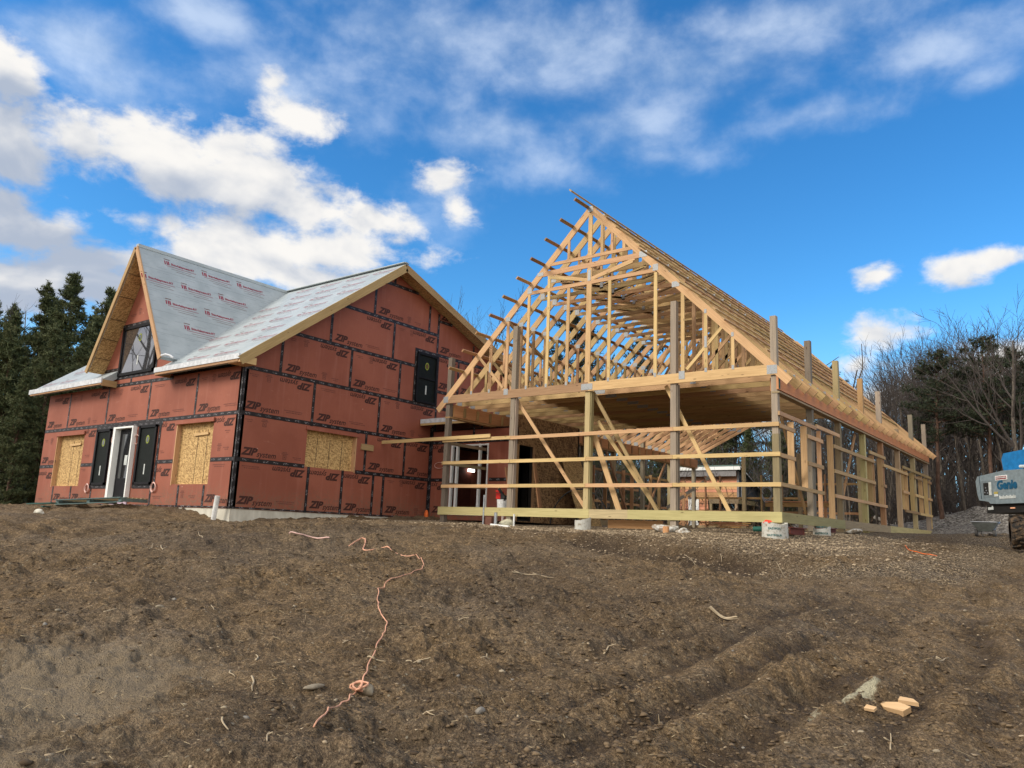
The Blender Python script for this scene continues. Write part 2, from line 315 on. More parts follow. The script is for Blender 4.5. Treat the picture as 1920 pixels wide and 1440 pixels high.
        if bevel:
            b = o.modifiers.new('bevel', 'BEVEL'); b.width = bevel; b.segments = 2; b.limit_method = 'ANGLE'
        return o
def tag(o, label=None, cat=None, group=None, kind=None):
    if label: o['label'] = label
    if cat: o['category'] = cat
    if group: o['group'] = group
    if kind: o['kind'] = kind
    return o
def thing(name, label, cat, loc=(0, 0, 0), group=None):
    o = bpy.data.objects.new(name, None); COL.objects.link(o); o.location = loc; o.empty_display_size = .2
    return tag(o, label, cat, group)
def copy_tree(o, parent=None, deep=True):
    c = o.copy(); COL.objects.link(c); c.parent = parent
    if deep:
        for ch in o.children: copy_tree(ch, c)
    return c
TXT = {}
def text2d(s, size=1., shear=0., bold=0.):
    k = (s, size, shear, bold)
    if k in TXT: return TXT[k]
    cu = bpy.data.curves.new('txt', 'FONT'); cu.body = s; cu.size = size; cu.shear = shear; cu.offset = bold; cu.resolution_u = 2
    o = bpy.data.objects.new('txt', cu); COL.objects.link(o); bpy.context.view_layer.update()
    me = o.to_mesh(); vs = [(v.co.x, v.co.y) for v in me.vertices]; fs = [tuple(p.vertices) for p in me.polygons]
    o.to_mesh_clear(); bpy.data.objects.remove(o); bpy.data.curves.remove(cu)
    TXT[k] = (vs, fs, max(v[0] for v in vs)); return TXT[k]
def put_text(mb, t, org, u, v, mi=0, inside=None, xoff=0., yoff=0., sx=1.):
    vs, fs, wd = t; org, u, v = Vector(org), Vector(u), Vector(v)
    mb.add([tuple(org+u*((p[0]*sx)+xoff)+v*(p[1]+yoff)) for p in vs], fs, mi=mi)
# ------------------------------------------------------------------ terrain
#TERRAIN
def vnoise(x, y, seed=0):
    xi = np.floor(x).astype(np.int64); yi = np.floor(y).astype(np.int64); fx = x-xi; fy = y-yi
    fx = fx*fx*fx*(fx*(fx*6-15)+10); fy = fy*fy*fy*(fy*(fy*6-15)+10)
    def h(i, j):
        n = (i*374761393+j*668265263+seed*1442695041) & 0x7fffffff
        n = ((n ^ (n >> 13))*1274126177) & 0x7fffffff
        return ((n ^ (n >> 16)) & 0xffff)/65535.
    return (h(xi, yi)*(1-fx)+h(xi+1, yi)*fx)*(1-fy)+(h(xi, yi+1)*(1-fx)+h(xi+1, yi+1)*fx)*fy-.5
def fbm(x, y, sc, oc=4, seed=0, g=.5):
    a = 1.; s = 0.
    for k in range(oc): s = s+a*vnoise(x*sc+13.7*k, y*sc-7.1*k, seed+k); a *= g; sc = sc*2.03
    return s
CX, CY = 5.7735, -17.1212
FHX, FHY = -.610, .792                       # ground direction the camera faces
def st(s, t): return (CX+FHX*s+FHY*t, CY+FHY*s-FHX*t)
KP = [(-24, -5.2, -.16), (-21.8, -5.2, -.13), (-17.6, -5.2, -.10), (-15, -5.2, -.16), (-13, -5.3, -.36), (-12.2, -5.1, -.42), (-12.2, -3.7, -.34), (-12.2, -2.2, -.24), (-12.2, 0, -.16), (-12.2, 2, -.08),
      (-9, 0, -.22), (-7.3, -.3, -.25), (-4.8, -.3, -.28), (-2.4, -.3, -.25), (-.1, -.4, -.31), (.4, 1.8, -.2), (.4, 4.4, -.1), (.4, 10, .03), (.4, 17, .12), (-5, 8, -.12), (-10, 5, -.1), (-10, 15, .05), (-5, 27, .15), (6, 20, .15), (9, 12, -.1),
      (3.9, 4.6, -.42), (6, 7, -.4), (2.5, 16, .12), (-14, 27, .3), (-30, 0, -.1), (-30, -12, -.7), (0, 45, .3), (-30, 40, .4), (25, 30, -.1), (25, 5, -.8), (-25, 15, 0),
      (-16, -7.4, -.27), (-20, -7.6, -.3), (-12, -7.2, -.52), (-9.5, -4, -.36), (-6, -2.6, -.36), (-1, -3, -.52), (2, -1.5, -.55)]
KP += [st(s, t)+(z,) for s, t, z in [(-8, 0, -2.0), (-8, 9, -2.), (-8, -9, -2.), (0, -7, -2.0), (0, 0, -2.0), (0, 7, -2.0), (4, -5, -1.93), (4, 0, -1.94), (4, 5, -1.93), (7, -8, -1.58), (7, -3, -1.58), (7, 2, -1.6), (7, 7, -1.62),
       (10, -10, -1.12), (10, -4, -1.1), (10, 1, -1.14), (10, 6, -1.2), (10, 10, -1.25), (13, -12, -.75), (13, -5, -.66), (13, 0, -.74), (13, 5, -.9), (13, 10, -.95), (16, -3, -.43), (16, 8.5, -.62), (17, -14, -.5), (21, -18, -.32), (16, 14, -.8)]]
KP = np.array(KP, float)
def _tps(d2): return .5*d2*np.log(d2+1e-9)
_n = len(KP); _A = np.zeros((_n+3, _n+3)); _d = (KP[:, None, :2]-KP[None, :, :2]); _A[:_n, :_n] = _tps((_d**2).sum(2))+np.eye(_n)*.6
_A[:_n, _n] = 1; _A[:_n, _n+1:] = KP[:, :2]; _A[_n:, :_n] = _A[:_n, _n:].T
_W = np.linalg.solve(_A, np.concatenate([KP[:, 2], [0, 0, 0]]))
RUTS = [((2.72, -12.9), (3.33, -8.2), .10, .17), ((2.1, -13.0), (2.75, -5.6), .07, .16), ((3.54, -12.4), (3.97, -9.0), .09, .18), ((4.5, -11.6), (4.5, -5.), .07, .2), ((1.2, -12.6), (2.3, -7.4), .05, .16), ((5.0, -11), (5.1, -4), .06, .2), ((4.85, -10.2), (3.2, -10.6), .05, .12), ((-7.5, -8.2), (-9.5, -5.0), .06, .22), ((-6.0, -9.2), (-8.2, -5.2), .05, .25)]
def base_h(x, y):
    x = np.asarray(x, float); y = np.asarray(y, float); z = np.full(x.shape, _W[_n])+_W[_n+1]*x+_W[_n+2]*y
    for k in range(_n): z = z+_W[k]*_tps((x-KP[k, 0])**2+(y-KP[k, 1])**2)
    r = np.hypot(x+5, y-5); f = np.clip((r-38)/25, 0, 1); f = f*f*(3-2*f)
    return z*(1-f)+.2*f
def dist_seg(x, y, a, b):
    ax, ay = a; bx, by = b; t = np.clip(((x-ax)*(bx-ax)+(y-ay)*(by-ay))/((bx-ax)**2+(by-ay)**2), 0, 1)
    return np.hypot(x-ax-t*(bx-ax), y-ay-t*(by-ay)), t
def pad(x, y):      # 0 inside the barn footprint, growing outwards: distance to the gravel pad
    dx = np.maximum(np.maximum(-10.5-x, x-.9), 0); dy = np.maximum(np.maximum(-1.2-y, y-19), 0); return np.hypot(dx, dy)
def height(x, y):
    x = np.asarray(x, float); y = np.asarray(y, float); z = base_h(x, y)
    s = (x-CX)*FHX+(y-CY)*FHY
    p = pad(x, y); rough = np.clip(p/1.5, .25, 1)
    n1 = fbm(x, y, 1.1, 2, 71); act = np.clip(.55+1.5*n1, .15, 1.2)
    z = z+fbm(x, y, .55, 3, 3)*.12*rough+(np.abs(fbm(x, y, 1.7, 3, 11)))*.15*rough+fbm(x, y, 4.2, 4, 23, .62)*.085*rough*act
    z = z+(.5-np.sqrt(np.abs(fbm(x+.08*fbm(x, y, 7, 2, 5), y, 9, 3, 33, .6))))*.026*rough*act+np.maximum(fbm(x, y, 15, 3, 37, .7), -.05)*.026*rough
    for a, b, dp, wd in RUTS:
        d, t = dist_seg(x+.35*fbm(x, y, .5, 2, 5), y+.25*fbm(x, y, .5, 2, 9), a, b); e = np.clip(t*8, 0, 1)*np.clip((1-t)*8, 0, 1)
        lug = 1+.16*np.sin(t*np.hypot(b[0]-a[0], b[1]-a[1])*2*np.pi/.13)
        z = z+e*.62*(-dp*lug*np.exp(-(d/wd)**2)+dp*.9*np.exp(-((d-wd*1.7)/(wd*.6))**2))
    # broken earth ledge close to the camera and the dug edge of the gravel pad
    t = (x-CX)*FHY-(y-CY)*FHX
    led = s-(4.75+.25*fbm(t, t*0, .9, 3, 31)); m = np.clip((t+2.6)/.5, 0, 1)*np.clip((.9-t)/.5, 0, 1)
    z = z-.13*m/(1+np.exp(np.clip(led/.05, -30, 30)))
    q = p-(2.0+.5*fbm(x, y, .5, 3, 41)); m2 = np.clip((x+4.5)/1.5, 0, 1)*np.clip((2.0-x)/1.5, 0, 1)*np.clip((1-y)/1., 0, 1)
    z = z-.26*m2/(1+np.exp(np.clip(-q/.07, -30, 30)))+.26*m2*np.clip(q/3.5, 0, 1)
    m3 = np.exp(-((x+.1)**2+(y+.3)**2)/.5)
    return z
def H(x, y): return float(height(np.array([x]), np.array([y]))[0])
#ENDTERRAIN
def build_ground():
    az0 = math.atan2(FHX, FHY)
    th = np.concatenate([np.linspace(-56, 56, 980, endpoint=False), np.linspace(56, 304, 110, endpoint=False)])*math.pi/180
    rr = [1.2]
    while rr[-1] < 45: rr.append(rr[-1]*1.0062)
    while rr[-1] < 900: rr.append(rr[-1]*1.09)
    rr = np.array(rr); nT, nR = len(th), len(rr)
    T, Rr = np.meshgrid(th, rr); X = CX+Rr*np.sin(az0+T); Y = CY+Rr*np.cos(az0+T)
    Z = height(X, Y)
    # gravel heap behind the barrow on the right and two lower ones behind the barn
    V = np.stack([X, Y, Z], -1).reshape(-1, 3); V = np.concatenate([V, [[CX, CY, -2.0]]])
    i = np.arange(nR-1)[:, None]*nT; j = np.arange(nT)[None, :]; j2 = (j+1) % nT
    Q = np.stack([i+j, i+nT+j, i+nT+j2, i+j2], -1).reshape(-1, 4)[:, ::-1]
    me = bpy.data.meshes.new('ground'); nv = len(V); nq = len(Q)
    tri = np.stack([np.full(nT, nv-1), np.arange(nT), (np.arange(nT)+1) % nT], -1)[:, ::-1]
    me.vertices.add(nv); me.vertices.foreach_set('co', V.astype(np.float32).ravel())
    lp = np.concatenate([Q.ravel(), tri.ravel()]); me.loops.add(len(lp)); me.loops.foreach_set('vertex_index', lp.astype(np.int32))
    me.polygons.add(nq+nT); me.polygons.foreach_set('loop_start', np.concatenate([np.arange(nq)*4, nq*4+np.arange(nT)*3]).astype(np.int32))
    me.polygons.foreach_set('use_smooth', np.ones(nq+nT, bool))
    me.update(calc_edges=True); me.validate()
    x, y = V[:, 0], V[:, 1]; s = (x-CX)*FHX+(y-CY)*FHY; t = (x-CX)*FHY-(y-CY)*FHX
    p = pad(x, y)
    gm = np.clip(1-(p-.6+1.6*fbm(x, y, .6, 3, 50))/1.1, 0, 1)*np.clip(1.2-np.clip((-9.5-x)/2, 0, 1), 0, 1)
    lip = np.exp(-((p-2.2-fbm(x, y, .4, 3, 61)*1.2)/1.1)**2)*np.clip((x+2)/2.5, 0, 1)
    gm = np.maximum(gm, lip*.95)
    heap = np.clip(1-np.hypot(x-1.5, y-21)/7, 0, 1); gm = np.maximum(gm, heap*1.4)
    sand = np.clip(1-np.hypot((s-6.2)/2.2, (t+3.4)/2.0), 0, 1)*1.15+np.clip(fbm(x, y, .35, 3, 77)*1.3, 0, .5)*(s < 14)*.6
    sawd = np.exp(-(((x-3.99-.27*(y+10.05))/.09)**2+((y+10.05)/.33)**2))+.55*np.exp(-(((x-3.82)/.08)**2+((y+10.75)/.3)**2))+.45*np.exp(-(((x-4.4)/.12)**2+((y+10.25)/.12)**2))
    rut = np.zeros(len(x))
    for a, b, dp, wd in RUTS:
        d, tt = dist_seg(x+.35*fbm(x, y, .5, 2, 5), y+.25*fbm(x, y, .5, 2, 9), a, b); rut = np.maximum(rut, np.exp(-(d/wd)**2)*np.clip(tt*8, 0, 1)*np.clip((1-tt)*8, 0, 1)*dp*11)
    q_ = p-(2.0+.5*fbm(x, y, .5, 3, 41)); m2_ = np.clip((x+4.5)/1.5, 0, 1)*np.clip((2.0-x)/1.5, 0, 1)*np.clip((1-y)/1., 0, 1); edge_band = m2_*np.exp(-((q_-.35)/.55)**2); rut = np.maximum(rut, edge_band); gm = gm*(1-.8*edge_band)  # soil along the dug edge takes the dark rut colour in a band
    sand = np.maximum(sand, np.clip(1.1-np.hypot((s-4.9)/1.3, (t+3.6)/2.6), 0, 1)*.9)
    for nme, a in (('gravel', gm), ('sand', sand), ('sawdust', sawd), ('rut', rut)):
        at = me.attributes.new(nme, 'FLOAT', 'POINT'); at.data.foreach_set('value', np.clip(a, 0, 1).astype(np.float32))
    def fn(nt, b):
        o = nt.tc('Object'); n1 = nt.noise(o, .5, 5); n2 = nt.noise(o, 3.2, 6, .65); n3 = nt.noise(o, 22, 5, .7); n4 = nt.noise(o, 75, 3, .6)
        c = nt.mix(nt.step(n2, .32, .7), (.120, .076, .036), (.255, .168, .086))
        c = nt.mix(nt.m('MULTIPLY', nt.step(n1, .42, .66), .6), c, (.20, .148, .096)); nb = nt.noise(nt.v('ADD', o, (31, 7, 0)), .33, 5, .6); c = nt.mix(nt.m('MULTIPLY', nt.step(nb, .48, .62), .45), c, (.055, .036, .023))
        c = nt.mix(nt.m('MULTIPLY', nt.step(n3, .52, .7), .55), c, (.27, .20, .125)); c = nt.mix(nt.m('MULTIPLY', nt.step(n4, .52, .7), .45), c, (.30, .235, .15)); c = nt.mix(nt.m('MULTIPLY', nt.step(n4, .47, .34), .6), c, (.035, .023, .014))
        c = nt.mix(nt.m('MULTIPLY', nt.step(n3, .48, .3), .75), c, (.026, .017, .011))
        n5 = nt.noise(o, 7.5, 4, .6); c = nt.mix(nt.m('MULTIPLY', nt.step(n5, .47, .33), .32), c, (.04, .026, .016)); c = nt.mix(nt.m('MULTIPLY', nt.step(n5, .56, .7), .4), c, (.26, .20, .125))
        cd = nt.v('ADD', o, nt.v('SCALE', nt.noise(o, 30, 2, out=1), sc=.03))
        k1 = nt.sep(nt.vor(cd, 34, out=1))[0]; e1 = nt.vor(cd, 34); k2 = nt.sep(nt.vor(cd, 88, out=1))[1]; e2 = nt.vor(cd, 88)
        cr = nt.m('MULTIPLY', nt.m('MULTIPLY_ADD', k1, .75, .62), nt.m('MULTIPLY_ADD', k2, .7, .65))
        cr = nt.m('MULTIPLY', cr, nt.m('MULTIPLY', nt.step(e1, .75, .3, .62, 1.05), nt.step(e2, .8, .3, .7, 1.05)))
        c = nt.v('SCALE', c, sc=nt.m('MULTIPLY_ADD', cr, 1.12, .40))
        gr = nt.attr('gravel'); pe = nt.vor(o, 38, out=1); pd = nt.vor(o, 38)
        gc = nt.mix(nt.step(nt.sep(pe)[0], .1, .95), (.20, .14, .08), (.52, .395, .25)); gc = nt.mix(nt.step(pd, .35, .75), gc, (.09, .065, .042))
        c = nt.mix(nt.step(nt.m('ADD', gr, nt.m('MULTIPLY', nt.m('SUBTRACT', n3, .5), .9)), .3, .75), c, gc)
        sa = nt.attr('sand'); c = nt.mix(nt.m('MULTIPLY', nt.step(nt.m('ADD', sa, nt.m('MULTIPLY', nt.m('SUBTRACT', n2, .5), 1.2)), .35, .9), .8), c, nt.mix(n4, (.22, .165, .105), (.40, .315, .21)))
        pb = nt.vor(o, 15); pr = nt.sep(nt.vor(o, 15, out=1))
        msk = nt.m('MULTIPLY', nt.step(pb, .2, .13), nt.m('GREATER_THAN', pr[0], .86))
        c = nt.mix(nt.m('MULTIPLY', msk, .85), c, (.40, .35, .26))
        sw = nt.attr('sawdust'); c = nt.mix(nt.step(nt.m('MULTIPLY', sw, nt.m('MULTIPLY', n3, 2)), .35, .75), c, (.62, .56, .38))
        nt.put(b.inputs['Base Color'], c)
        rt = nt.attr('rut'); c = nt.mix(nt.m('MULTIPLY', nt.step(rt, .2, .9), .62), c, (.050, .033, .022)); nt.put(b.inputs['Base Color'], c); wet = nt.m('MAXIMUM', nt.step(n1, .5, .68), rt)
        nt.put(b.inputs['Roughness'], nt.m('MULTIPLY_ADD', nt.m('MULTIPLY', wet, nt.step(n2, .5, .62)), -.28, .92))
        h = nt.m('ADD', nt.m('MULTIPLY', n3, 1.), nt.m('MULTIPLY', n4, .8))
        h = nt.m('ADD', h, nt.m('MULTIPLY', nt.step(pd, .8, .1), nt.m('MULTIPLY', gr, .5)))
        nt.put(b.inputs['Normal'], nt.bump(h, 1., .06))
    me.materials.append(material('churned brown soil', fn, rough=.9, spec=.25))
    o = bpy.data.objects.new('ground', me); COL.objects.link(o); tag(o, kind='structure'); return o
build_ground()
# ------------------------------------------------------------------ the red house
HX, HY, HL = -12.41, -5.19, -24.03
house = thing('house', 'two storey house sheathed in red taped panels with grey membrane on its steep roofs', 'house', (HX, HY, 0))
def child(o, parent):                       # keep world placement under a moved empty
    o.parent = parent; o.matrix_parent_inverse = Matrix.Translation(-parent.location) if parent.type == 'EMPTY' else Matrix(); return o
class Wall:
    def __init__(s, org, u, n): s.o = Vector(org); s.u = Vector(u); s.n = Vector(n)
    def P(s, u, z, off=0): return s.o+s.u*u+Vector((0, 0, z))+s.n*off
def wall_mesh(W, u0, u1, zb, top, holes, th=.15, extra=()):
    mb = MB(); br = sorted(set([u0, u1]+[h[0] for h in holes]+[h[1] for h in holes]+list(extra)))
    def q(pts, mi=0, flip=False):
        P = [W.P(*p) for p in pts]; n = (P[1]-P[0]).cross(P[2]-P[0])
        mb.face(P, [(p[0], p[1]) for p in pts], .5, mi)
    for a, b in zip(br[:-1], br[1:]):
        ta, tb = top(a+1e-4), top(b-1e-4); zs = zb; hs = sorted([h for h in holes if h[0] <= a+1e-6 and h[1] >= b-1e-6], key=lambda h: h[2])
        for off in (0, -th):
            z = zb
            for h in hs: q([(a, z, off), (b, z, off), (b, h[2], off), (a, h[2], off)], 0 if off == 0 else 1); z = h[3]
            q([(a, z, off), (b, z, off), (b, tb, off), (a, ta, off)], 0 if off == 0 else 1)
        q([(a, ta, 0), (b, tb, 0), (b, tb, -th), (a, ta, -th)], 1)
    for u in (u0, u1):
        t = top(u+1e-4 if u == u0 else u-1e-4); q([(u, zb, 0), (u, t, 0), (u, t, -th), (u, zb, -th)])
    for h in holes:
        for A, B in (((h[0], h[2]), (h[1], h[2])), ((h[1], h[2]), (h[1], h[3])), ((h[1], h[3]), (h[0], h[3])), ((h[0], h[3]), (h[0], h[2]))):
            q([A+(0,), B+(0,), B+(-th,), A+(-th,)], 2)
    return mb
def tape(mb, W, a, b, wd=.095, off=.006):
    d = Vector((b[0]-a[0], b[1]-a[1])); L = d.length; d.normalize(); n = Vector((-d.y, d.x))*wd/2; o = rnd.random()*9
    pts = [(a[0]-n.x, a[1]-n.y), (b[0]-n.x, b[1]-n.y), (b[0]+n.x, b[1]+n.y), (a[0]+n.x, a[1]+n.y)]
    mb.face([W.P(p[0], p[1], off) for p in pts], [(o, -wd/2), (o+L, -wd/2), (o+L, wd/2), (o, wd/2)])
def dashes(mb, W, u, z, n, lines=2, flip=1, h=.022, gap=.05, mi=1, off=.003):
    for l in range(lines):
        x = u+(.07*l if l else 0); k = n-(2*l)
        for i in range(k):
            wd = rnd.uniform(.018, .05)
            P = [(x, 0), (x+wd, 0), (x+wd, h), (x, h)]
            mb.face([W.P(p[0], z-l*gap*1. + p[1], off) for p in P], None, .5, mi); x += wd+rnd.uniform(.006, .02)
ZIPT = text2d('ZIP', .27, .32, .014); SYST = text2d('system', .225, .28, .0035)
def zipmark(mb, W, u, z, s=1, clip=None):
    """s=1 upright with lower left corner at (u,z); s=-1 turned upside down with upper right corner at (u,z)"""
    uu = W.u*s; vv = Vector((0, 0, s)); o = W.P(u, z, .003)
    put_text(mb, ZIPT, o, uu, vv, 0, sx=1.12); put_text(mb, SYST, o, uu, vv, 0, xoff=ZIPT[2]*1.12-.03, yoff=-.03, sx=.98)
def panel_print(mb, W, u0, u1, z0, z1, ok, style=0):
    def fits(a, b, c, d): return all(ok(x, y) for x in (a, (a+b)/2, b) for y in (c, d))
    wd = u1-u0
    if fits(u0+.12, u0+.16+min(1.1, wd-.2), z0+.1, z0+.33) and wd > .9: zipmark(mb, W, u0+.13+rnd.uniform(0, .05), z0+.14, 1)
    if fits(u1-min(1.2, wd-.1), u1-.12, z1-.33, z1-.1) and wd > .9: zipmark(mb, W, u1-.13, z1-.13, -1)
    if wd > 2 and fits(u0+1.35, u0+2.1, z0+.12, z0+.3):
        if rnd.random() < .6: dashes(mb, W, u0+1.38, z0+.24, 13)
        else: symbol(mb, W, u0+1.42, z0+.1); dashes(mb, W, u0+1.8, z0+.19, 6)
    if wd > 2 and fits(u0+.2, u0+1.0, z1-.3, z1-.12):
        if rnd.random() < .5: dashes(mb, W, u0+.22, z1-.17, 12)
        else: dashes(mb, W, u0+.18, z1-.17, 6); symbol(mb, W, u0+.68, z1-.32)
def symbol(mb, W, u, z):
    def r(a, b, c, d): mb.face([W.P(u+a, z+c, .003), W.P(u+b, z+c, .003), W.P(u+b, z+d, .003), W.P(u+a, z+d, .003)], None, .5, 1)
    r(0, .22, .16, .18); r(.03, .19, .2, .22); r(.05, .07, .02, .14); r(.15, .17, .02, .14); r(.07, .15, .02, .035); r(.07, .15, .125, .14); r(.09, .13, .06, .1)
ZR = 8.03; MS = .737; BS = .375; AX = -18.1; AS = 1.71
def roofz(y): return ZR-MS*(.05-y) if y < .05 else ZR-BS*(y-.05)
def awall(x):
    a = 7.74-AS*abs(x-AX)
    return a if (abs(x-AX) < 2.12 and a > 3.75) else 3.70
Wf = Wall((0, HY, 0), (1, 0, 0), (0, -1, 0)); Wg = Wall((HX, 0, 0), (0, 1, 0), (1, 0, 0))
fh = [(-22.97, -21.0, .53, 2.23), (-15.4, -13.56, .55, 2.26), (-18.80, -17.67, .12, 2.27)]
mb = wall_mesh(Wf, HL, HX, -.08, awall, fh, extra=[AX, AX-2.12, AX+2.12])
wf = child(mb.build('wall', [ZIP, DIM, SPF]), house)
gh = [(-2.96, -1.10, 1.20, 2.26)]
mb = wall_mesh(Wg, HY, 9.0, -.08, lambda y: roofz(y)-.24, gh, extra=[.05])
wg = child(mb.build('wall', [ZIP, DIM, SPF]), house)
mb = MB(); mb.box((HL+.01, HY+.2, -.08), (HL+.16, 9, 3.7)); mb.box((HL, 8.9, -.08), (HX, 9.05, 4.5)); child(mb.build('wall', ZIP), house)
# foundation
mb = MB()
mb.prism([(HL+.02, -1.2), (HX-.02, -1.2), (HX-.02, -.085), (HL+.02, -.085)], (0, HY+.02, 0), (1, 0, 0), (0, 0, 1), (0, -1, 0), .2)
mb.prism([(HY+.22, -1.2), (9, -1.2), (9, -.085), (HY+.22, -.085)], (HX-.02, 0, 0), (0, 1, 0), (0, 0, 1), (1, 0, 0), .2)
child(mb.build('foundation', CONC), house)
# seam tapes and lettering
tm = MB(); pm = MB()
zr = [-.08, 1.2, 2.43, 3.66]
for z in zr[1:3]:
    for a, b in ((HL, -22.97), (-21, -20.1), (-16.35, -15.42), (-13.54, HX)) if z == 1.2 else ((HL, HX),): tape(tm, Wf, (a, z), (b, z), .11, .007)
tape(tm, Wf, (-20.25, 3.69), (-15.9, 3.66), .11, .007); tape(tm, Wf, (-20.2, 4.22), (-19.25, 4.22), .1, .007)
tape(tm, Wf, (HX-.03, -.08), (HX-.03, 3.66), .06, .009); tape(tm, Wf, (HL, -.05), (HX, -.05), .04, .005)
FR = [[HL, -22.76, -21.46, -20.07, -18.85], [-17.6, -16.44, -14.97, -13.71, HX]]
for L in FR:
    for u in L[1:-1]: tape(tm, Wf, (u, -.08), (u, .52 if u in (-21.46, -22.76, -14.97, -13.71) else 1.2), .09)
f3 = [HL, -22.38, -19.71, -17.14, -14.58, HX]
for u in f3[1:-1]: tape(tm, Wf, (u, 2.43), (u, 3.66), .09)
for u in (-20.08, -19.71): tape(tm, Wf, (u, 3.69), (u, 4.22), .09)
tape(tm, Wf, (-18.4, 3.69), (-18.4, 3.93), .09)
for a, b in ((-20.12, -19.1), (-17.45, -16.33)):
    tape(tm, Wf, (a-.03, .5), (b+.06, .5), .13, .008); tape(tm, Wf, (a-.03, 2.33), (b+.06, 2.33), .13, .008)
    for u in (a-.03, b+.03): tape(tm, Wf, (u, .45), (u, 2.4), .12, .009)
tape(tm, Wf, (-20.2, 2.36), (-16.2, 2.36), .14, .01)
for u in (-19.28, -17.0): tape(tm, Wf, (u, 3.9), (u, 5.6), .1, .009)
tape(tm, Wf, (-19.35, 5.62), (-16.95, 5.62), .1, .011); tape(tm, Wf, (-19.35, 3.92), (-16.95, 3.92), .1, .011)
for u0, u1 in zip(f3[:-1], f3[1:]): panel_print(pm, Wf, u0, u1, 2.43, 3.66, lambda u, z: u > HL)
notwin = lambda u, z: not any(h[0]-.05 < u < h[1]+.05 and h[2] < z < h[3] for h in fh) and not (-20.2 < u < -16.3 and z > .4)
for u, z, s in ((HL+.1, 1.33, 1), (-20.25, 2.3, -1), (-22.95, .98, -1), (-15.48, 2.28, -1), (-12.6, 2.28, -1), (-15.5, .98, -1)): zipmark(pm, Wf, u, z, s)
for u in (-22.66, -21.36, -13.6): zipmark(pm, Wf, u, .08, 1)
for u, z, n in ((-23.8, .1, 8), (-23.9, 2.1, 5), (-23.4, 2.1, 3), (-20.8, 1.5, 7), (-20.9, 1.05, 7), (-16.2, 1.5, 6), (-16.3, .2, 10), (-13.4, 1.05, 12), (-13.0, 1.5, 6), (-14.4, .22, 7), (-19.9, 3.6, 3), (-20.3, 4.35, 8), (-19, 5.95, 9), (-18, 6.0, 5), (-13, 1.95, 5)): dashes(pm, Wf, u, z, n)
for u, z in ((-14.85, .15), (-13.3, 1.4), (-18.5, 5.9), (-23.5, 1.95)): symbol(pm, Wf, u, z)
child(tm.build('seam_tape', TAPE, None), house).parent = wf; child(pm.build('printed_lettering', [INK, INKT], None), house).parent = wf
tm = MB(); pm = MB(); GR = [-.08, 1.2, 2.43, 3.66, 4.90, 6.16, 7.38]
gj = [[HY, -2.81, -1.56, -.33, .10, 2.12], [HY, -2.84, -.73, .94, 2.12], [HY, -2.84, -.29, 2.3, 4.8], [HY, -4.06, -1.55, .51, 2.2], [-3.9, -2.41, .14, 2.2], [-2.5, -.76, 1.74, 2.2], [-1.2, .03, 1.2]]
tape(tm, Wg, (HY+.035, -.08), (HY+.035, 3.66), .07, .009); tape(tm, Wg, (HY, -.05), (2.17, -.05), .04, .005)
gz = lambda y: roofz(y)-.3
for k, z in enumerate(GR[1:]):
    a = max(HY, .05-(7.79-z)/MS); b = 2.2 if k > 2 else 9
    if z == 1.2: tape(tm, Wg, (a, z), (-2.97, z), .11, .007); tape(tm, Wg, (-1.08, z), (2.17, z), .11, .007)
    else: tape(tm, Wg, (a, z), (min(b, .05+(7.79-z)/BS), z), .11, .007)
for z in (4.22, 5.48, 6.68): tape(tm, Wg, (2.2, z), (min(8, .05+(7.75-z)/BS), z), .11, .007)
for k, J in enumerate(gj):
    for u in J[1:]:
        z0, z1 = GR[k], (GR[k+1] if k < 6 else 7.6)
        if u == J[-1] and k != 2: continue
        if k == 1 and u == -2.84: z0 = 2.28
        tape(tm, Wg, (u, z0), (u, min(z1, gz(u))), .095)
tape(tm, Wg, (-1.07, 2.25), (-1.07, 2.43), .09); tape(tm, Wg, (2.13, -.08), (2.13, 2.95), .1, .009); tape(tm, Wg, (2.2, 3.7), (2.2, gz(2.2)), .1, .009)
tape(tm, Wg, (4.12, 5.48), (4.12, 6.2), .095); tape(tm, Wg, (3.34, 4.22), (3.34, 5.48), .095); tape(tm, Wg, (4.9, 4.22), (4.9, 5.48), .095); tape(tm, Wg, (3.0, 2.43), (3.0, 4.22), .095)
for u in (1.2, 2.26): tape(tm, Wg, (u, 3.62), (u, 5.5), .12, .0105)
for z in (3.66, 5.46): tape(tm, Wg, (1.14, z), (2.3, z), .12, .012)
okg = lambda u, z: HY < u < 8 and z < gz(u)-.05 and not (1.15 < u < 2.3 and 3.6 < z < 5.5) and not (-3 < u < -1.08 and 1.15 < z < 2.3)
for k, J in enumerate(gj):
    for u0, u1 in zip(J[:-1], J[1:]):
        if k < 6 and u1-u0 > .5: panel_print(pm, Wg, u0, u1, GR[k], GR[k+1], okg)
for u0, u1, z0, z1 in ((2.2, 4.12, 5.48, 6.68), (2.2, 3.34, 4.22, 5.48), (3.34, 4.9, 4.22, 5.48)): panel_print(pm, Wg, u0, u1, z0, z1, okg)
zipmark(pm, Wg, 2.32, 6.78, 1)
child(tm.build('seam_tape', TAPE, None), house).parent = wg; child(pm.build('printed_lettering', [INK, INKT], None), house).parent = wg
for o in list(wf.children)+list(wg.children): o.matrix_parent_inverse = Matrix(); o.matrix_local = Matrix()
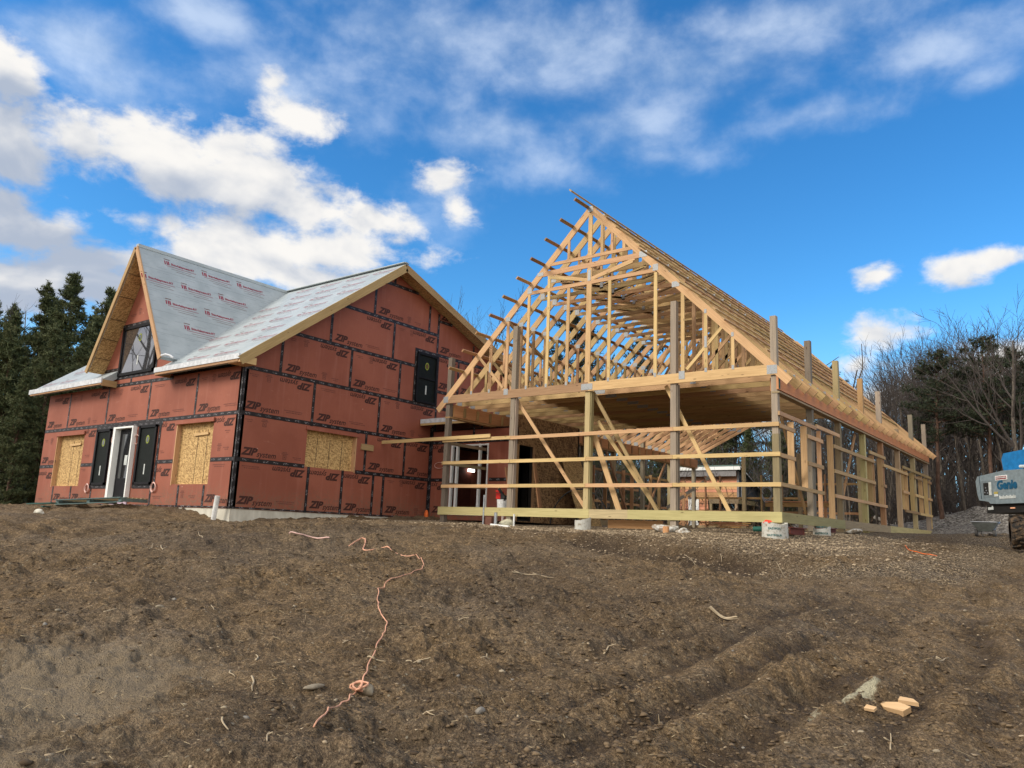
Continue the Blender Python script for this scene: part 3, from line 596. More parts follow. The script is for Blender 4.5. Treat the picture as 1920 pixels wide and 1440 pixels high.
# roofs
def slope(org, u, v, poly, th=.2, name='roof', mats=(MEMB, OSB)):
    mb = MB(); U = Vector(u); V = Vector(v).normalized(); n = U.cross(V); n = n if n.z > 0 else -n
    mb.prism(poly, org, U, V, n, th, mi=0, mb=1, ms=0); return child(mb.build(name, list(mats)), house)
LM = 5.70*math.hypot(1, MS); cut = 5.2*math.hypot(1, MS)
r1 = slope((-11.97, .05, ZR), (-1, 0, 0), (0, -1, -MS), [(0, 0), (0, LM), (4.13, LM), (4.13, cut), (7.33, cut), (7.33, LM), (12.58, LM), (12.58, 0)])
r2 = slope((-11.97, .05, ZR), (-1, 0, 0), (0, 1, -BS), [(0, 0), (12.58, 0), (12.58, 10.1), (0, 10.1)])
LA = 2.25*math.hypot(1, AS)
r3 = slope((AX, -5.69, ZR+.01), (0, 1, 0), (1, 0, -AS), [(0, .1), (0, LA), (5.7, LA), (5.7, .1)], .13)
r4 = slope((AX, -5.69, ZR+.01), (0, 1, 0), (-1, 0, -AS), [(0, .1), (0, LA), (5.7, LA), (5.7, .1)], .13)
mb = MB(); mb.beam((AX, -5.70, ZR-.03), (AX, .1, ZR-.03), .14, .10); o_ = mb.build('ridge_cap', MEMB); o_.parent = r3
mb = MB(); mb.beam((-11.96, .05, ZR+.02), (-24.5, .05, ZR+.02), .25, .02); mb.beam((-11.95, .05, ZR+.035), (-24.5, .05, ZR+.035), .12, .02); o_ = mb.build('ridge_cap', MEMB); o_.parent = r1
def fas(mb, a, b, w_, h, up=(0, 0, 1), t=None): mb.beam(a, b, w_, h, up, t)
def part_of(mb, name, mats, p):
    o = mb.build(name, mats); o.parent = p; o.matrix_parent_inverse = Matrix(); return o
def H_(p): return Vector(p)     # children of a part share its world frame
def each(name, mats, p, fns):
    for f in fns: mb = MB(); f(mb); part_of(mb, name, mats, p)
def rake(y0, y1, dz): return lambda m: m.beam((-11.95, y0, roofz(y0)-dz), (-11.95, y1, roofz(y1)-dz), .045, .24, (0, 0, 1))
def bx(lo, hi): return lambda m: m.box(lo, hi)
each('fascia', SPF, r1, [rake(-5.64, .05, .15), bx((-12.45, -5.66, 3.645), (-11.94, -5.16, 3.83)), bx((-16.1, -5.68, 3.66), (-12.0, -5.64, 3.74)), bx((-24.5, -5.68, 3.66), (-19.3, -5.64, 3.72)), bx((-19.31, -5.66, 3.62), (-19.27, -5.2, 3.82)), bx((-16.14, -5.66, 3.66), (-16.09, -5.2, 3.9))])
each('fascia', SPF, r2, [rake(.05, 9.5, .15)])
each('drip_edge', MEMBW, r1, [bx((-16.12, -5.70, 3.73), (-11.93, -5.66, 3.87)), bx((-24.57, -5.70, 3.71), (-19.28, -5.66, 3.87))])
for s, rr_ in ((1, r3), (-1, r4)): each('fascia', SPF, rr_, [lambda m: m.beam((AX+.02*s, -5.72, ZR-.10), (AX+2.25*s, -5.72, ZR-.06-AS*2.25), .045, .15, (0, 0, 1))])
mb = MB(); k = 0
for s in (1, -1):
    for q in (.35, .75, 1.15, 1.5, 1.85):
        x = AX+s*q; z = ZR-AS*q-.29; mb.beam((x, -5.69, z), (x, -5.2, z), .012, .012)
part_of(mb, 'soffit_joint', DARKIN, r3)
mb = MB(); mb.tube([(-15.85, -5.7, 4.2), (-15.6, -5.68, 4.22), (-15.4, -5.66, 4.17), (-15.28, -5.62, 4.1)], .035); part_of(mb, 'loose_flap', MEMBW, r3)
# roof print
SH = text2d('Shinglelayment-RT', .125, 0, .004); LG = text2d('LX', .15, .1, .008)
def roofprint(R_, org, u, v, rows, L0, L1, step, ok, sgn=1):
    mb = MB(); U = Vector(u); V = Vector(v).normalized(); n = U.cross(V); n = n if n.z > 0 else -n; o = Vector(org)+n*.004
    up = -V
    for i, r in enumerate(rows):
        k = (L0[i] if isinstance(L0, list) else L0+(.65 if i % 2 else 0))
        while k < L1:
            if ok(k, r) and ok(k+1.0, r):
                a = o+U*(k if sgn > 0 else k+1.05)+V*r; uu = U*sgn
                put_text(mb, SH, a+uu*.22, uu, up, sx=.82/SH[2])
                P = [(0, -.03), (.055, -.03), (.055, .13 if sgn > 0 else .06), (0, .13 if sgn > 0 else .06)]
                for g in (0, .07, .125): mb.face([a+uu*(p[0]*.7+g)+up*p[1] for p in P])
                mb.face([a+uu*p[0]+up*p[1] for p in ((.05, -.085), (1.08, -.085), (1.08, -.07), (.05, -.07))])
                for q, (x0, x1) in enumerate(((.2, .9), (.35, 1.0))):
                    mb.face([a+uu*x+up*y for x, y in ((x0, -.17-.08*q), (x1, -.17-.08*q), (x1, -.16-.08*q), (x0, -.16-.08*q))], None, .5, 1)
                mb.face([a+uu*x+up*y for x, y in ((0, .19), (.2, .19), (.2, .215), (0, .215))], None, .5, 1)
            k += step
    return part_of(mb, 'underlayment_print', [REDINK if sgn > 0 else REDPALE, INKT], R_)
def okA(k, r):                      # only where the steep slope stands above the main slope
    x = AX+r/math.hypot(1, AS); z = ZR-AS*(x-AX); y = -5.69+k; return y < .05+(z-ZR)/MS+.05 and y > -5.85
roofprint(r3, (AX, -5.69, ZR+.01), (0, 1, 0), (1, 0, -AS), [.5, 1.38, 2.26, 3.12, 4.0], [.8, -.1, .54, -.33, .59], 5.5, 1.33, okA)
roofprint(r1, (-11.97, .05, ZR), (-1, 0, 0), (0, -1, -MS), [.5+.88*i for i in range(8)], .05, 12, 1.33, lambda k, r: 0 < k < 12.5 and (AX+((ZR-(ZR-MS*r/math.hypot(1, MS)))/AS)) < -11.97-k or k > 9.5, -1)
# windows, boards, door
def osbwin(W, h, side, par):
    mb = MB(); mb.prism([(h[0], h[2]-.03), (h[1], h[2]-.03), (h[1], h[3]), (h[0], h[3])], W.o-W.n*.13, W.u, (0, 0, 1), W.n, .012)
    o = child(mb.build('window_board', OSB), house)
    mb = MB(); u = h[0]+.05 if side < 0 else h[1]-.05
    u = h[0]+.022 if side < 0 else h[1]-.022; mb.beam(W.P(u, h[2]-.03, -.062), W.P(u, h[3], -.062), .04, .15, W.n, .7)
    w_ = (h[1]-h[0])
    if W is Wf: mb.beam(W.P(h[0]+.42*w_, h[3]-.33, -.1), W.P(h[0]+.8*w_, h[3]-.31, -.1), .03, .07, (0, 0, 1), .9)
    part_of(mb, 'batten', SPF, o)
    mb = MB()
    for q in ((.25, .5, .75) if W is Wg else (.5, .75)): mb.beam(W.P(h[0]+w_*q, h[2], -.127), W.P(h[0]+w_*q+.02, h[3]-.2, -.127), .012, .004, W.n)
    part_of(mb, 'saw_line', DARKIN, o)
    mb = MB(); mb.prism([(h[0]-.06, h[3]-.02), (h[1]+.05, h[3]-.02), (h[1]+.05, h[3]+.09), (h[0]-.06, h[3]+.09)], W.o+W.n*.05, W.u, (0, 0, 1), W.n, .045)
    part_of(mb, 'head_flap', ZIP, o)
for h in (fh[0], fh[1]): osbwin(Wf, h, -1, house)
osbwin(Wg, gh[0], 1, house)
def ring(mb, W, u, z, r, off, mi=0):
    P = [W.P(u+r*.75*math.cos(a), z+r*math.sin(a), off) for a in [i*math.pi/8 for i in range(16)]]; mb.face(P, None, .5, mi)
def window(W, u0, u1, z0, z1, rail=False, glass=GLASS, sticker=True, fw=.07):
    mb = MB()
    for a, b in (((u0, z0), (u0, z1)), ((u1, z0), (u1, z1))): mb.beam(W.P(a[0]+(fw/2 if a[0] == u0 else -fw/2), a[1], .03), W.P(b[0]+(fw/2 if a[0] == u0 else -fw/2), b[1], .03), fw, .07, W.n)
    for z in (z0+fw/2, z1-fw/2): mb.beam(W.P(u0, z, .031), W.P(u1, z, .031), .068, fw, (0, 0, 1))
    if rail: mb.beam(W.P(u0+fw, (z0+z1)/2, .03), W.P(u1-fw, (z0+z1)/2, .03), .05, .05, (0, 0, 1))
    o = child(mb.build('window', BLACKF), house)
    mb = MB(); mb.prism([(u0+fw, z0+fw), (u1-fw, z0+fw), (u1-fw, z1-fw), (u0+fw, z1-fw)], W.o+W.n*.022, W.u, (0, 0, 1), W.n, .012); part_of(mb, 'pane', glass, o)
    if sticker:
        mb = MB(); um = (u0+u1)/2; ring(mb, W, um, z1-.42, .13, .026); ring(mb, W, um, z1-.42, .085, .028, 1)
        mb.face([W.P(um+a*.1-.03, z0+.3+b*.3, .027) for a, b in ((0, 0), (.6, 0), (.6, 1), (0, 1))], None, .5, 2)
        part_of(mb, 'sticker', [STICKG, GLASS, STICKW], o)
    return o
window(Wf, -20.05, -19.16, .55, 2.3, False, MESHS); window(Wf, -17.4, -16.42, .55, 2.3, False, MESHS)
window(Wg, 1.24, 2.22, 3.72, 5.4, True, MESHS)
window(Wf, -19.22, -17.05, 3.97, 5.56, False, GLASSR, True, .09)
h = fh[2]; mb = MB()
for u, w_ in ((h[0]+.02, .13), (h[1], .06)): mb.beam(Wf.P(u, h[2], .03), Wf.P(u, h[3]+.04, .03), w_, .2, Wf.n)
mb.beam(Wf.P(h[0]-.02, h[3]+.02, .03), Wf.P(h[1]+.02, h[3]+.02, .03), .19, .05, (0, 0, 1)); mb.beam(Wf.P(h[0]-.03, h[2]-.02, -.04), Wf.P(h[1]+.03, h[2]-.02, -.04), .25, .04, (0, 0, 1))

dr = child(mb.build('door_frame', WHITE), house)
mb = MB(); mb.prism([(h[0]+.1, h[2]), (h[1]-.02, h[2]), (h[1]-.02, h[3]), (h[0]+.1, h[3])], Wf.o-Wf.n*.04, Wf.u, (0, 0, 1), Wf.n, .04); part_of(mb, 'door_leaf', BLACKF, dr)
mb = MB(); mb.prism([(h[0]+.27, .75), (h[1]-.2, .75), (h[1]-.2, 2.1), (h[0]+.27, 2.1)], Wf.o-Wf.n*.035, Wf.u, (0, 0, 1), Wf.n, .004); part_of(mb, 'pane', GLASS, dr)
mb = MB(); mb.face([Wf.P(u, z, -.03) for u, z in ((-18.25, 1.15), (-18.08, 1.15), (-18.08, 1.45), (-18.25, 1.45))]); part_of(mb, 'sticker', STICKW, dr)
mb = MB(); mb.prism([(h[0]+.06, -.09), (h[1]-.03, -.09), (h[1]-.03, .085), (h[0]+.06, .085)], Wf.o+Wf.n*.03, Wf.u, (0, 0, 1), Wf.n, .03); child(mb.build('sill_board', PINKB), house)
# low connecting wing between the house and the barn
WY = 2.17; WX = -8.85; Ww = Wall((0, WY, 0), (1, 0, 0), (0, -1, 0))
mb = wall_mesh(Ww, HX, WX, -.08, lambda u: 2.83, [(-11.47, -9.9, .12, 2.34)], .14); ww = child(mb.build('wall', [ZIP, DIM, SPF]), house)
tm = MB(); tape(tm, Ww, (HX+.05, -.08), (HX+.05, 3), .1, .009)
for a, b, z in ((HX, -11.5, 1.2), (-9.85, WX, 1.2), (HX, WX, 2.43)): tape(tm, Ww, (a, z), (b, z), .11, .007)
tape(tm, Ww, (-10.55, 2.43), (-10.55, 3.0)); part_of(tm, 'seam_tape', TAPE, ww)
pm = MB(); zipmark(pm, Ww, -11.6, 2.3, -1); zipmark(pm, Ww, -11.55, 1.07, -1); zipmark(pm, Ww, -12.2, .15, 1); part_of(pm, 'printed_lettering', [INK, INKT], ww)
mb = MB(); mb.prism([(0, 0), (2.42, 0), (2.42, 5), (0, 5)], (HX+.03, 1.6, 3.17), (1, 0, 0), Vector((0, 1, .16)).normalized(), (0, -.16, 1), .16, mi=0, mb=1)
wr = child(mb.build('roof', [MEMB, DIM]), house)
mb = MB(); mb.box((HX+.02, 1.57, 3.02), (-9.98, 1.6, 3.16)); part_of(mb, 'drip_edge', MEMBW, wr)
mb = MB(); mb.box((HX+.02, 1.575, 2.95), (-9.98, 1.6, 3.018)); part_of(mb, 'fascia', SPF, wr)
Wo = Wall((WX, 0, 0), (0, 1, 0), (1, 0, 0))
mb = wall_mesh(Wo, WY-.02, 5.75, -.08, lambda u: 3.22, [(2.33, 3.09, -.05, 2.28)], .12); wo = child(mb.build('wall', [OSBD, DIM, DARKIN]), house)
for u in (2.29, 3.13): mb = MB(); mb.beam(Wo.P(u, -.05, .01), Wo.P(u, 2.3, .01), .09, .03, Wo.n); part_of(mb, 'door_trim', DIM, wo)
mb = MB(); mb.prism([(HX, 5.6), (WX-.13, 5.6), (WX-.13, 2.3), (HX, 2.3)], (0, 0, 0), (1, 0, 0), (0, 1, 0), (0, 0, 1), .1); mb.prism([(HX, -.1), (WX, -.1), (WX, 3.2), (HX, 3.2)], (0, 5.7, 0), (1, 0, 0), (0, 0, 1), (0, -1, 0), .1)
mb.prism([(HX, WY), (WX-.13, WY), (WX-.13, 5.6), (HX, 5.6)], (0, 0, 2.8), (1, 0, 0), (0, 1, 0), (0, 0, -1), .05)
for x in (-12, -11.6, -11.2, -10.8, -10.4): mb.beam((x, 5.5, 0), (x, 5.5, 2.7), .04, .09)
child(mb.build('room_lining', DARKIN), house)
mb = MB(); mb.box((-12.38, 3.4, 0), (-12.3, 4.2, 2.1)); mb.box((-11.9, 5.1, .9), (-11.3, 5.2, 2.2)); child(mb.build('interior_wall', material('red brick lining', color=(.16, .045, .03))), house)
mb = MB(); mb.beam((-12.22, 4.04-.1, 1.68), (-12.22, 4.04+.2, 1.68), .06, .1); child(mb.build('work_light', material('lit work light', color=(1, 1, 1), emit=(1, .98, .9, 3))), house)
mb = MB()
for u in (-11.44, -11.22, -10.27, -9.93): mb.beam(Ww.P(u, .12, -.02), Ww.P(u, 2.34, -.02), .07 if u != -9.93 else .035, .09, Ww.n)
mb.beam(Ww.P(-11.47, 2.31, -.021), Ww.P(-9.9, 2.31, -.021), .09, .05, (0, 0, 1)); mb.beam(Ww.P(-11.47, .1, -.021), Ww.P(-9.9, .1, -.021), .09, .05, (0, 0, 1)); pd_ = child(mb.build('patio_door', WHITE), house)
# ------------------------------------------------------------------ the post frame barn under construction
BW = -9.87; BC = -4.935; PK = 8.42
barn = thing('barn_frame', 'open timber frame of a barn with posts, girts and steep attic trusses, not yet clad', 'barn frame', (0, 0, 0))
def bp(mb, name, mats, parent=None, **k):
    o = mb.build(name, mats, **k)
    if parent is None: return child(o, barn)
    o.parent = parent; return o
# front and side posts; every post is a part
FPOSTS = [(-.08, 4.63, POST), (-2.52, 5.34, GREY), (-4.93, 3.6, TRT), (-7.37, 5.33, GREY), (-9.78, 4.67, GREY)]
for i, (x, zt, mt) in enumerate(FPOSTS):
    mb = MB(); mb.beam((x, .075, -.35), (x, .075, zt if i != 0 else 1.95), .145, .145, (0, 1, 0))
    if i == 0: mb.beam((x-.004, .08, 1.95), (x-.004, .08, zt), .137, .137, (0, 1, 0), mi=1)
    if i in (1, 2, 3): mb.beam((x+.09, .085, .25), (x+.09, .085, 3.25), .035, .125, (0, 1, 0), mi=0)
    bp(mb, 'post', [mt if i != 0 else POST, GREY])
SPY = [2.53, 4.97, 7.55, 9.76, 12.16, 14.66, 17.15]
for k, y in enumerate(SPY):
    zt = 4.62-.012*y if k != 4 else 3.6
    mt = [GREY, POST, TRT, DIM, POST, POST, GREY][k]; mt2 = [GREY, TRT, DIM, GREY, POST, GREY, GREY][k]
    mb = MB(); mb.beam((-.08, y, -.4), (-.08, y, 2.9), .145, .145, (0, 1, 0)); mb.beam((-.08, y, 2.9), (-.08, y, zt), .142, .142, (0, 1, 0), mi=1); bp(mb, 'post', [mt, mt2])
    if k < 2: continue
    mb = MB(); mb.beam((BW+.09, y, -.4), (BW+.09, y, 4.4 if k % 2 else 3.9), .145, .145, (0, 1, 0)); bp(mb, 'post', POST if k % 2 else GREY)
# extra plies that show wide in the first side bay
mb = MB(); mb.beam((-.08, 2.40, -.1), (-.08, 2.40, 2.5), .14, .10, (0, 1, 0)); bp(mb, 'post_ply', GREY)
# skirt boards
mb = MB(); mb.beam((BW-.05, -.02, .137), (-4.8, -.02, .135), .038, .225); bp(mb, 'skirt_board', TRT)
mb = MB(); mb.beam((-4.795, -.02, .132), (-3.7, -.02, .132), .038, .222); bp(mb, 'skirt_board', POST)
mb = MB(); mb.beam((-3.7, -.02, .133), (.04, -.02, .138), .038, .224); bp(mb, 'skirt_board', TRT)
mb = MB(); mb.beam((.02, .0, .138), (.02, 4.9, .138), .038, .224); bp(mb, 'skirt_board', TRT)
mb = MB(); mb.beam((.022, 4.9, .14), (.022, 10.1, .15), .038, .222); bp(mb, 'skirt_board', POST)
mb = MB(); mb.beam((.02, 10.1, .15), (.02, 17.3, .17), .038, .224); bp(mb, 'skirt_board', TRT)
mb = MB(); mb.beam((BW, 17.25, .15), (0, 17.25, .15), .038, .224); bp(mb, 'skirt_board', POST)
mb = MB(); mb.beam((BW-.02, 7.3, .1), (BW-.02, 17.2, .12), .038, .224); bp(mb, 'skirt_board', POST)
# girts, one board each
def board(name, a, b, w_, h, up=(0, 0, 1), mt=SPF, t=None, parent=None):
    mb = MB(); mb.beam(a, b, w_, h, up, t); return bp(mb, name, mt, parent)
for z, xs in ((.84, (BW+.02, -7.35, -4.93, -2.52, .04)), (1.505, (BW+.0, -7.37, -4.93, -2.52, .035)), (2.157, (BW-.02, -7.38, -2.5, .02))):
    for a, b in zip(xs[:-1], xs[1:]): board('girt', (a+.004, -.02, z+rnd.uniform(-.006, .006)), (b-.004, -.02, z+rnd.uniform(-.006, .006)), .038, .092, t=.62+rnd.random()*.35)
board('girt', (-13.42, -.062, 2.20), (-8.06, -.062, 2.235), .038, .10, t=.8)
mb = MB(); mb.beam((HX+.02, -.93, 1.98), (HX+.02, -.43, 1.98), .04, .18); child(mb.build('nailed_block', SPF), house)
for z, segs in ((.845, ((0, 3.17), (4.1, 6.9), (6.9, 9.84), (12.56, 15.0), (15.0, 17.4))), (1.48, ((0, 1.02), (1.93, 3.17), (4.1, 8.46), (9.5, 9.88), (12.3, 13.3), (14.3, 15.8), (16.8, 17.5))),
                (2.125, ((0, 1.02), (1.93, 3.17), (4.1, 8.46), (9.55, 13.2), (14.3, 15.8), (16.8, 17.5))), (2.40, ((-.03, 2.64),)), (2.455, ((2.64, 4.7),)), (2.365, ((7.9, 9.87),)), (2.32, ((12.4, 17.5),))):
    for a, b in segs: board('girt', (.02, a+.003, z), (.02, b-.003, z), .038, .092 if z > .9 else .085)
for y, z0, z1 in ((1.0, .89, 2.33), (1.95, .89, 2.36), (3.15, .26, 2.4), (4.12, .25, 2.41), (8.2, .89, 2.12), (8.47, .89, 2.32), (9.5, .89, 2.32), (12.5, .89, 2.27), (13.22, .89, 2.27), (14.28, .89, 2.27), (15.82, .89, 2.27), (16.8, .89, 2.27), (17.4, .3, 2.27)):
    board('stud', (-.068, y, z0), (-.068, y, z1), .14 if y != 3.15 else .10, .04, (0, 1, 0), t=.5+rnd.random()*.5)
    if y in (1.0, 1.95, 4.12, 9.5): board('stud', (-.05, y-.045, z0), (-.05, y-.045, z1), .14, .038, (0, 1, 0), t=.6)
# inside girts and studs of the far walls
for z in (.9, 1.5, 2.1):
    for a, b in ((BW, -7.3), (-7.3, -4.9), (-4.9, -2.5), (-2.5, 0)):
        if (z == 1.5 and a == -4.9) or a == -2.5: continue
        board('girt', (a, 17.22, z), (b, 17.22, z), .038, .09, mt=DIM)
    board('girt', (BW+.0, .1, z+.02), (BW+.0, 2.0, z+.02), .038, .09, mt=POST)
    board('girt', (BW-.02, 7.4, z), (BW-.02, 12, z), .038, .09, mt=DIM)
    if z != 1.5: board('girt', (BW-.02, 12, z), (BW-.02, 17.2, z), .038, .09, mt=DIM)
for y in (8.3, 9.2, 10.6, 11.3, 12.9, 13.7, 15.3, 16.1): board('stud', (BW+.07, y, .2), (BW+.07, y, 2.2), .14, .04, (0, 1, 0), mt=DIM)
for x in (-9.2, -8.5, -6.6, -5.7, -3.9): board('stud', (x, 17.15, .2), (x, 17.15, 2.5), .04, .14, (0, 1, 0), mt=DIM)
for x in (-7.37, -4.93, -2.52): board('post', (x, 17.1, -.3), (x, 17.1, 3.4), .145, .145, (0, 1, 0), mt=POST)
# headers along both eaves
board('header', (.0, -.02, 3.10), (.0, 17.35, 3.10), .045, .34, mt=LVL, t=.55)
board('header', (-.20, .15, 3.08), (-.20, 17.2, 3.08), .045, .30, mt=LVL, t=.4)
board('header_plate', (-.05, .0, 2.875), (-.05, 17.35, 2.875), .17, .04, mt=POST)
board('header', (BW+.02, .15, 3.07), (BW+.02, 17.3, 3.07), .045, .36, mt=LVL, t=.45)
board('header', (BW+.20, .15, 3.07), (BW+.20, 17.3, 3.07), .045, .36, mt=LVL, t=.45)
board('header_plate', (BW+.10, .0, 2.86), (BW+.10, 17.3, 2.86), .20, .04, mt=DIM)
mb = MB(); mb.box((.0, .02, 2.95), (.025, .10, 3.27)); bp(mb, 'green_strap', material('dark green strap', color=(.01, .10, .075)))
for k in range(1, 28): board('blocking', (BW+.24, k*.61, 2.92), (BW+.24, k*.61, 3.20), .09, .04, (1, 0, 0), mt=DIM)
# trusses
def zt(x): return PK-abs(x-BC)-.0
CH = .26                                   # vertical depth of the top chord
def chords(mb, y, full):
    th = .038; t = rnd.random()*.5+.4
    for s in (-1, 1):
        a = Vector((BC, y, PK-CH*.5)); b = Vector((BC+s*5.21, y, PK-CH*.5-5.21)); mb.beam(a, b, th, CH*.707, (0, 0, 1), t)
    mb.beam((BW+.0, y, 3.385), (-4.9 if full else BC, y, 3.385), th-.001, .235, (0, 0, 1), .15 if full else t)
    mb.beam((-4.9 if full else BC, y, 3.385), (.0, y, 3.385), th-.001, .235, (0, 0, 1), .9 if full else t*.9)
def webs(y, full):
    """list of boards ((x,z),(x,z),width)"""
    o = []
    for s in (-1, 1):
        X = lambda q: BC+s*q
        o += [((X(2.68), 3.5), (X(2.68), PK-2.68-.2), .089), ((X(3.27), 3.5), (X(3.27), PK-3.27-.2), .075), ((X(3.66), 4.5), (X(2.78), 3.58), .075), ((X(3.93), 3.5), (X(3.93), PK-3.93-.2), .075)]
        o += [((X(2.0), PK-2.0-.12), (X(1.6), 6.66), .08), ((X(1.35), 6.62), (X(0), 6.28 if s < 0 else 6.3), .07), ((X(.05), 6.28), (X(1.3), 6.56), .07)]
    o += [((BC-1.95, 6.21), (BC+1.95, 6.21), .10), ((BC-1.6, 6.69), (BC+1.6, 6.69), .14), ((BC, 6.21), (BC, 6.66), .09)]
    o += [((BC-1.44, 6.93), (BC+1.44, 6.93), .09), ((BC, 6.93), (BC, PK-.18), .12)]
    o += [((BC-.68, 6.95), (BC-.68, PK-.85), .075), ((BC+.68, 6.95), (BC+.68, PK-.85), .075), ((BC+.37, 6.95), (BC+.37, PK-.5), .075), ((BC+1.04, 6.95), (BC+1.04, PK-1.2), .075)] if full else [((BC-.75, 6.95), (BC-.75, PK-.92), .07), ((BC+.75, 6.95), (BC+.75, PK-.92), .07)]
    if full:
        for q, z in ((-1.97, 6.2), (-1.3, 6.6), (-.65, 6.17), (.0, 6.6), (.63, 6.18), (1.95, 6.15), (3.27, 5.0), (-3.27, 4.95)): o.append(((BC+q, 3.5), (BC+q, z), .089 if abs(q) > 0 else .15))
    return o
plate_sites = lambda full: [((BC-4.9, 3.385), .18, .18), ((BC+4.83, 3.385), .23, .2), ((BC, 3.38), .34, .16), ((BC-2.66, 3.45), .15, .17), ((BC+2.66, 3.45), .15, .2), ((BC-1.95, 6.28), .15, .17), ((BC+1.95, 6.28), .15, .17), ((BC, 6.4), .09, .3), ((BC-2.68, 5.55), .15, .12), ((BC+2.5, 5.75), .2, .14), ((BC-1.6, 6.7), .2, .1), ((BC+1.6, 6.7), .22, .16), ((BC, PK-.14), .16, .16)]
def plates(mb, y, sides=(1,), full=False):
    for (x, z), a, b in plate_sites(full):
        for s in sides: mb.beam((x-a/2, y+s*.0225, z), (x+a/2, y+s*.0225, z), .004, b, (0, 0, 1), .5)
    if full:
        for q, z in ((-3.93, 3.52), (-3.27, 3.52), (-1.97, 3.52), (-1.3, 3.52), (-.65, 3.52), (.63, 3.52), (1.95, 3.52), (3.27, 3.52), (3.93, 3.52), (-3.27, 4.2), (3.27, 4.2), (3.93, 4.3), (3.27, 4.95)): mb.beam((BC+q-.03, y-.0225, z), (BC+q+.03, y-.0225, z), .004, .1 if z != 4.2 else .28, (0, 0, 1))
Y0 = -.021
mb = MB(); chords(mb, Y0, True); tr = bp(mb, 'truss', [SPF])
mb = MB()
for a, b, w_ in webs(Y0, True):
    mb = MB(); v = abs(a[0]-b[0]) < .01; mb.beam((a[0], Y0+(.0 if abs(a[0]-b[0]) > 1.5 else .001), a[1]), (b[0], Y0, b[1]), .034, w_, (0, 0, 1) if not v else (1, 0, 0), .55+rnd.random()*.4)
    bp(mb, 'web', SPF, tr)
def plate_list(y, sides=(1,), full=False):
    L = [((x-a/2, y+s*.0225, z), (x+a/2, y+s*.0225, z), b) for (x, z), a, b in plate_sites(full) for s in sides]
    if full: L += [((BC+q-.03, y-.0225, z), (BC+q+.03, y-.0225, z), .1 if z != 4.2 else .28) for q, z in ((-3.93, 3.52), (-3.27, 3.52), (-1.97, 3.52), (-1.3, 3.52), (-.65, 3.52), (.63, 3.52), (1.95, 3.52), (3.27, 3.52), (3.93, 3.52), (-3.27, 4.2), (3.27, 4.2), (3.93, 4.3), (3.27, 4.95))]
    return L
for a, b, h in plate_list(Y0, (-1,), True): mb = MB(); mb.beam(a, b, .004, h, (0, 0, 1), .5); bp(mb, 'nail_plate', PLATE, tr)
def webboard(mb, w):
    a, b, w_ = w; v = abs(a[0]-b[0]) < .01; mb.beam((a[0], .0, a[1]), (b[0], .0, b[1]), .034, w_, (0, 0, 1) if not v else (1, 0, 0))
def web_meshes():
    out = []
    for w in webs(0, False): mb = MB(); webboard(mb, w); out.append(('web', mb))
    for a, b, h in plate_list(0, (-1,)): mb = MB(); mb.beam(a, b, .004, h, (0, 0, 1), .5); out.append(('nail_plate', mb))
    return out
for k in range(1, 4):
    mb = MB(); chords(mb, 0, False); tr = bp(mb, 'truss', SPF); tr.location = (rnd.uniform(-.006, .006), k*.61, rnd.uniform(-.005, .005))
    for nme, m_ in web_meshes(): bp(m_, nme, PLATE if nme == 'nail_plate' else SPF, tr)
protos = []
for q in range(3):
    mb = MB(); chords(mb, 0, False); wbm = MB(); pm_ = MB(); plates(pm_, 0, (-1,))
    for w in webs(0, False): webboard(wbm, w)
    protos.append((mb.build('truss', SPF), wbm.build('web', SPF), pm_.build('nail_plate', PLATE)))
# behind the loft the trusses are scissor trusses: their bottom chords rise to the middle
scis = []
for q in range(2):
    mb = MB(); t_ = rnd.random()*.4+.4; wbm = MB(); pm_ = MB()
    for s in (-1, 1):
        mb.beam((BC, 0, PK-CH*.5), (BC+s*5.21, 0, PK-CH*.5-5.21), .038, CH*.707, (0, 0, 1), t_)
        mb.beam((BC, 0, 5.72), (BC+s*4.92, 0, 3.30), .038, .14, (0, 0, 1), rnd.random())
        for a0, b0 in (((1.2, 5.2), (1.2, PK-1.4)), ((2.6, 4.5), (2.6, PK-2.8)), ((3.7, 4.0), (3.7, PK-3.9)), ((1.2, 5.2), (.1, 7.9)), ((2.6, 4.5), (1.25, 6.8)), ((3.7, 4.0), (2.65, 5.5))):
            webboard(wbm, ((BC+s*a0[0], a0[1]), (BC+s*b0[0], b0[1]), .08))
        for x, z in ((4.85, 3.36), (2.6, 4.5), (1.2, 5.2), (2.6, 5.65)): pm_.beam((BC+s*x-.09, -.0225, z), (BC+s*x+.09, -.0225, z), .004, .14, (0, 0, 1), .5)
    webboard(wbm, ((BC, 5.72), (BC, PK-.2), .09)); pm_.beam((BC-.1, -.0225, 5.75), (BC+.1, -.0225, 5.75), .004, .16, (0, 0, 1), .5)
    scis.append((mb.build('truss', SPF), wbm.build('web', SPF), pm_.build('nail_plate', PLATE)))
seen = set()
for k in range(4, 29):
    src = protos[k % 3] if k < 12 else scis[k % 2]; tr, wb, pl = src
    if src[0].name in seen: tr = tr.copy(); wb = wb.copy(); pl = pl.copy(); [COL.objects.link(q) for q in (tr, wb, pl)]
    seen.add(src[0].name)
    child(tr, barn); tr.location = (rnd.uniform(-.008, .008), k*.61, rnd.uniform(-.006, .006)); tr.rotation_euler = (0, rnd.uniform(-.0015, .0015), rnd.uniform(-.0008, .0008))
    for q in (wb, pl): q.parent = tr; q['kind'] = 'stuff'
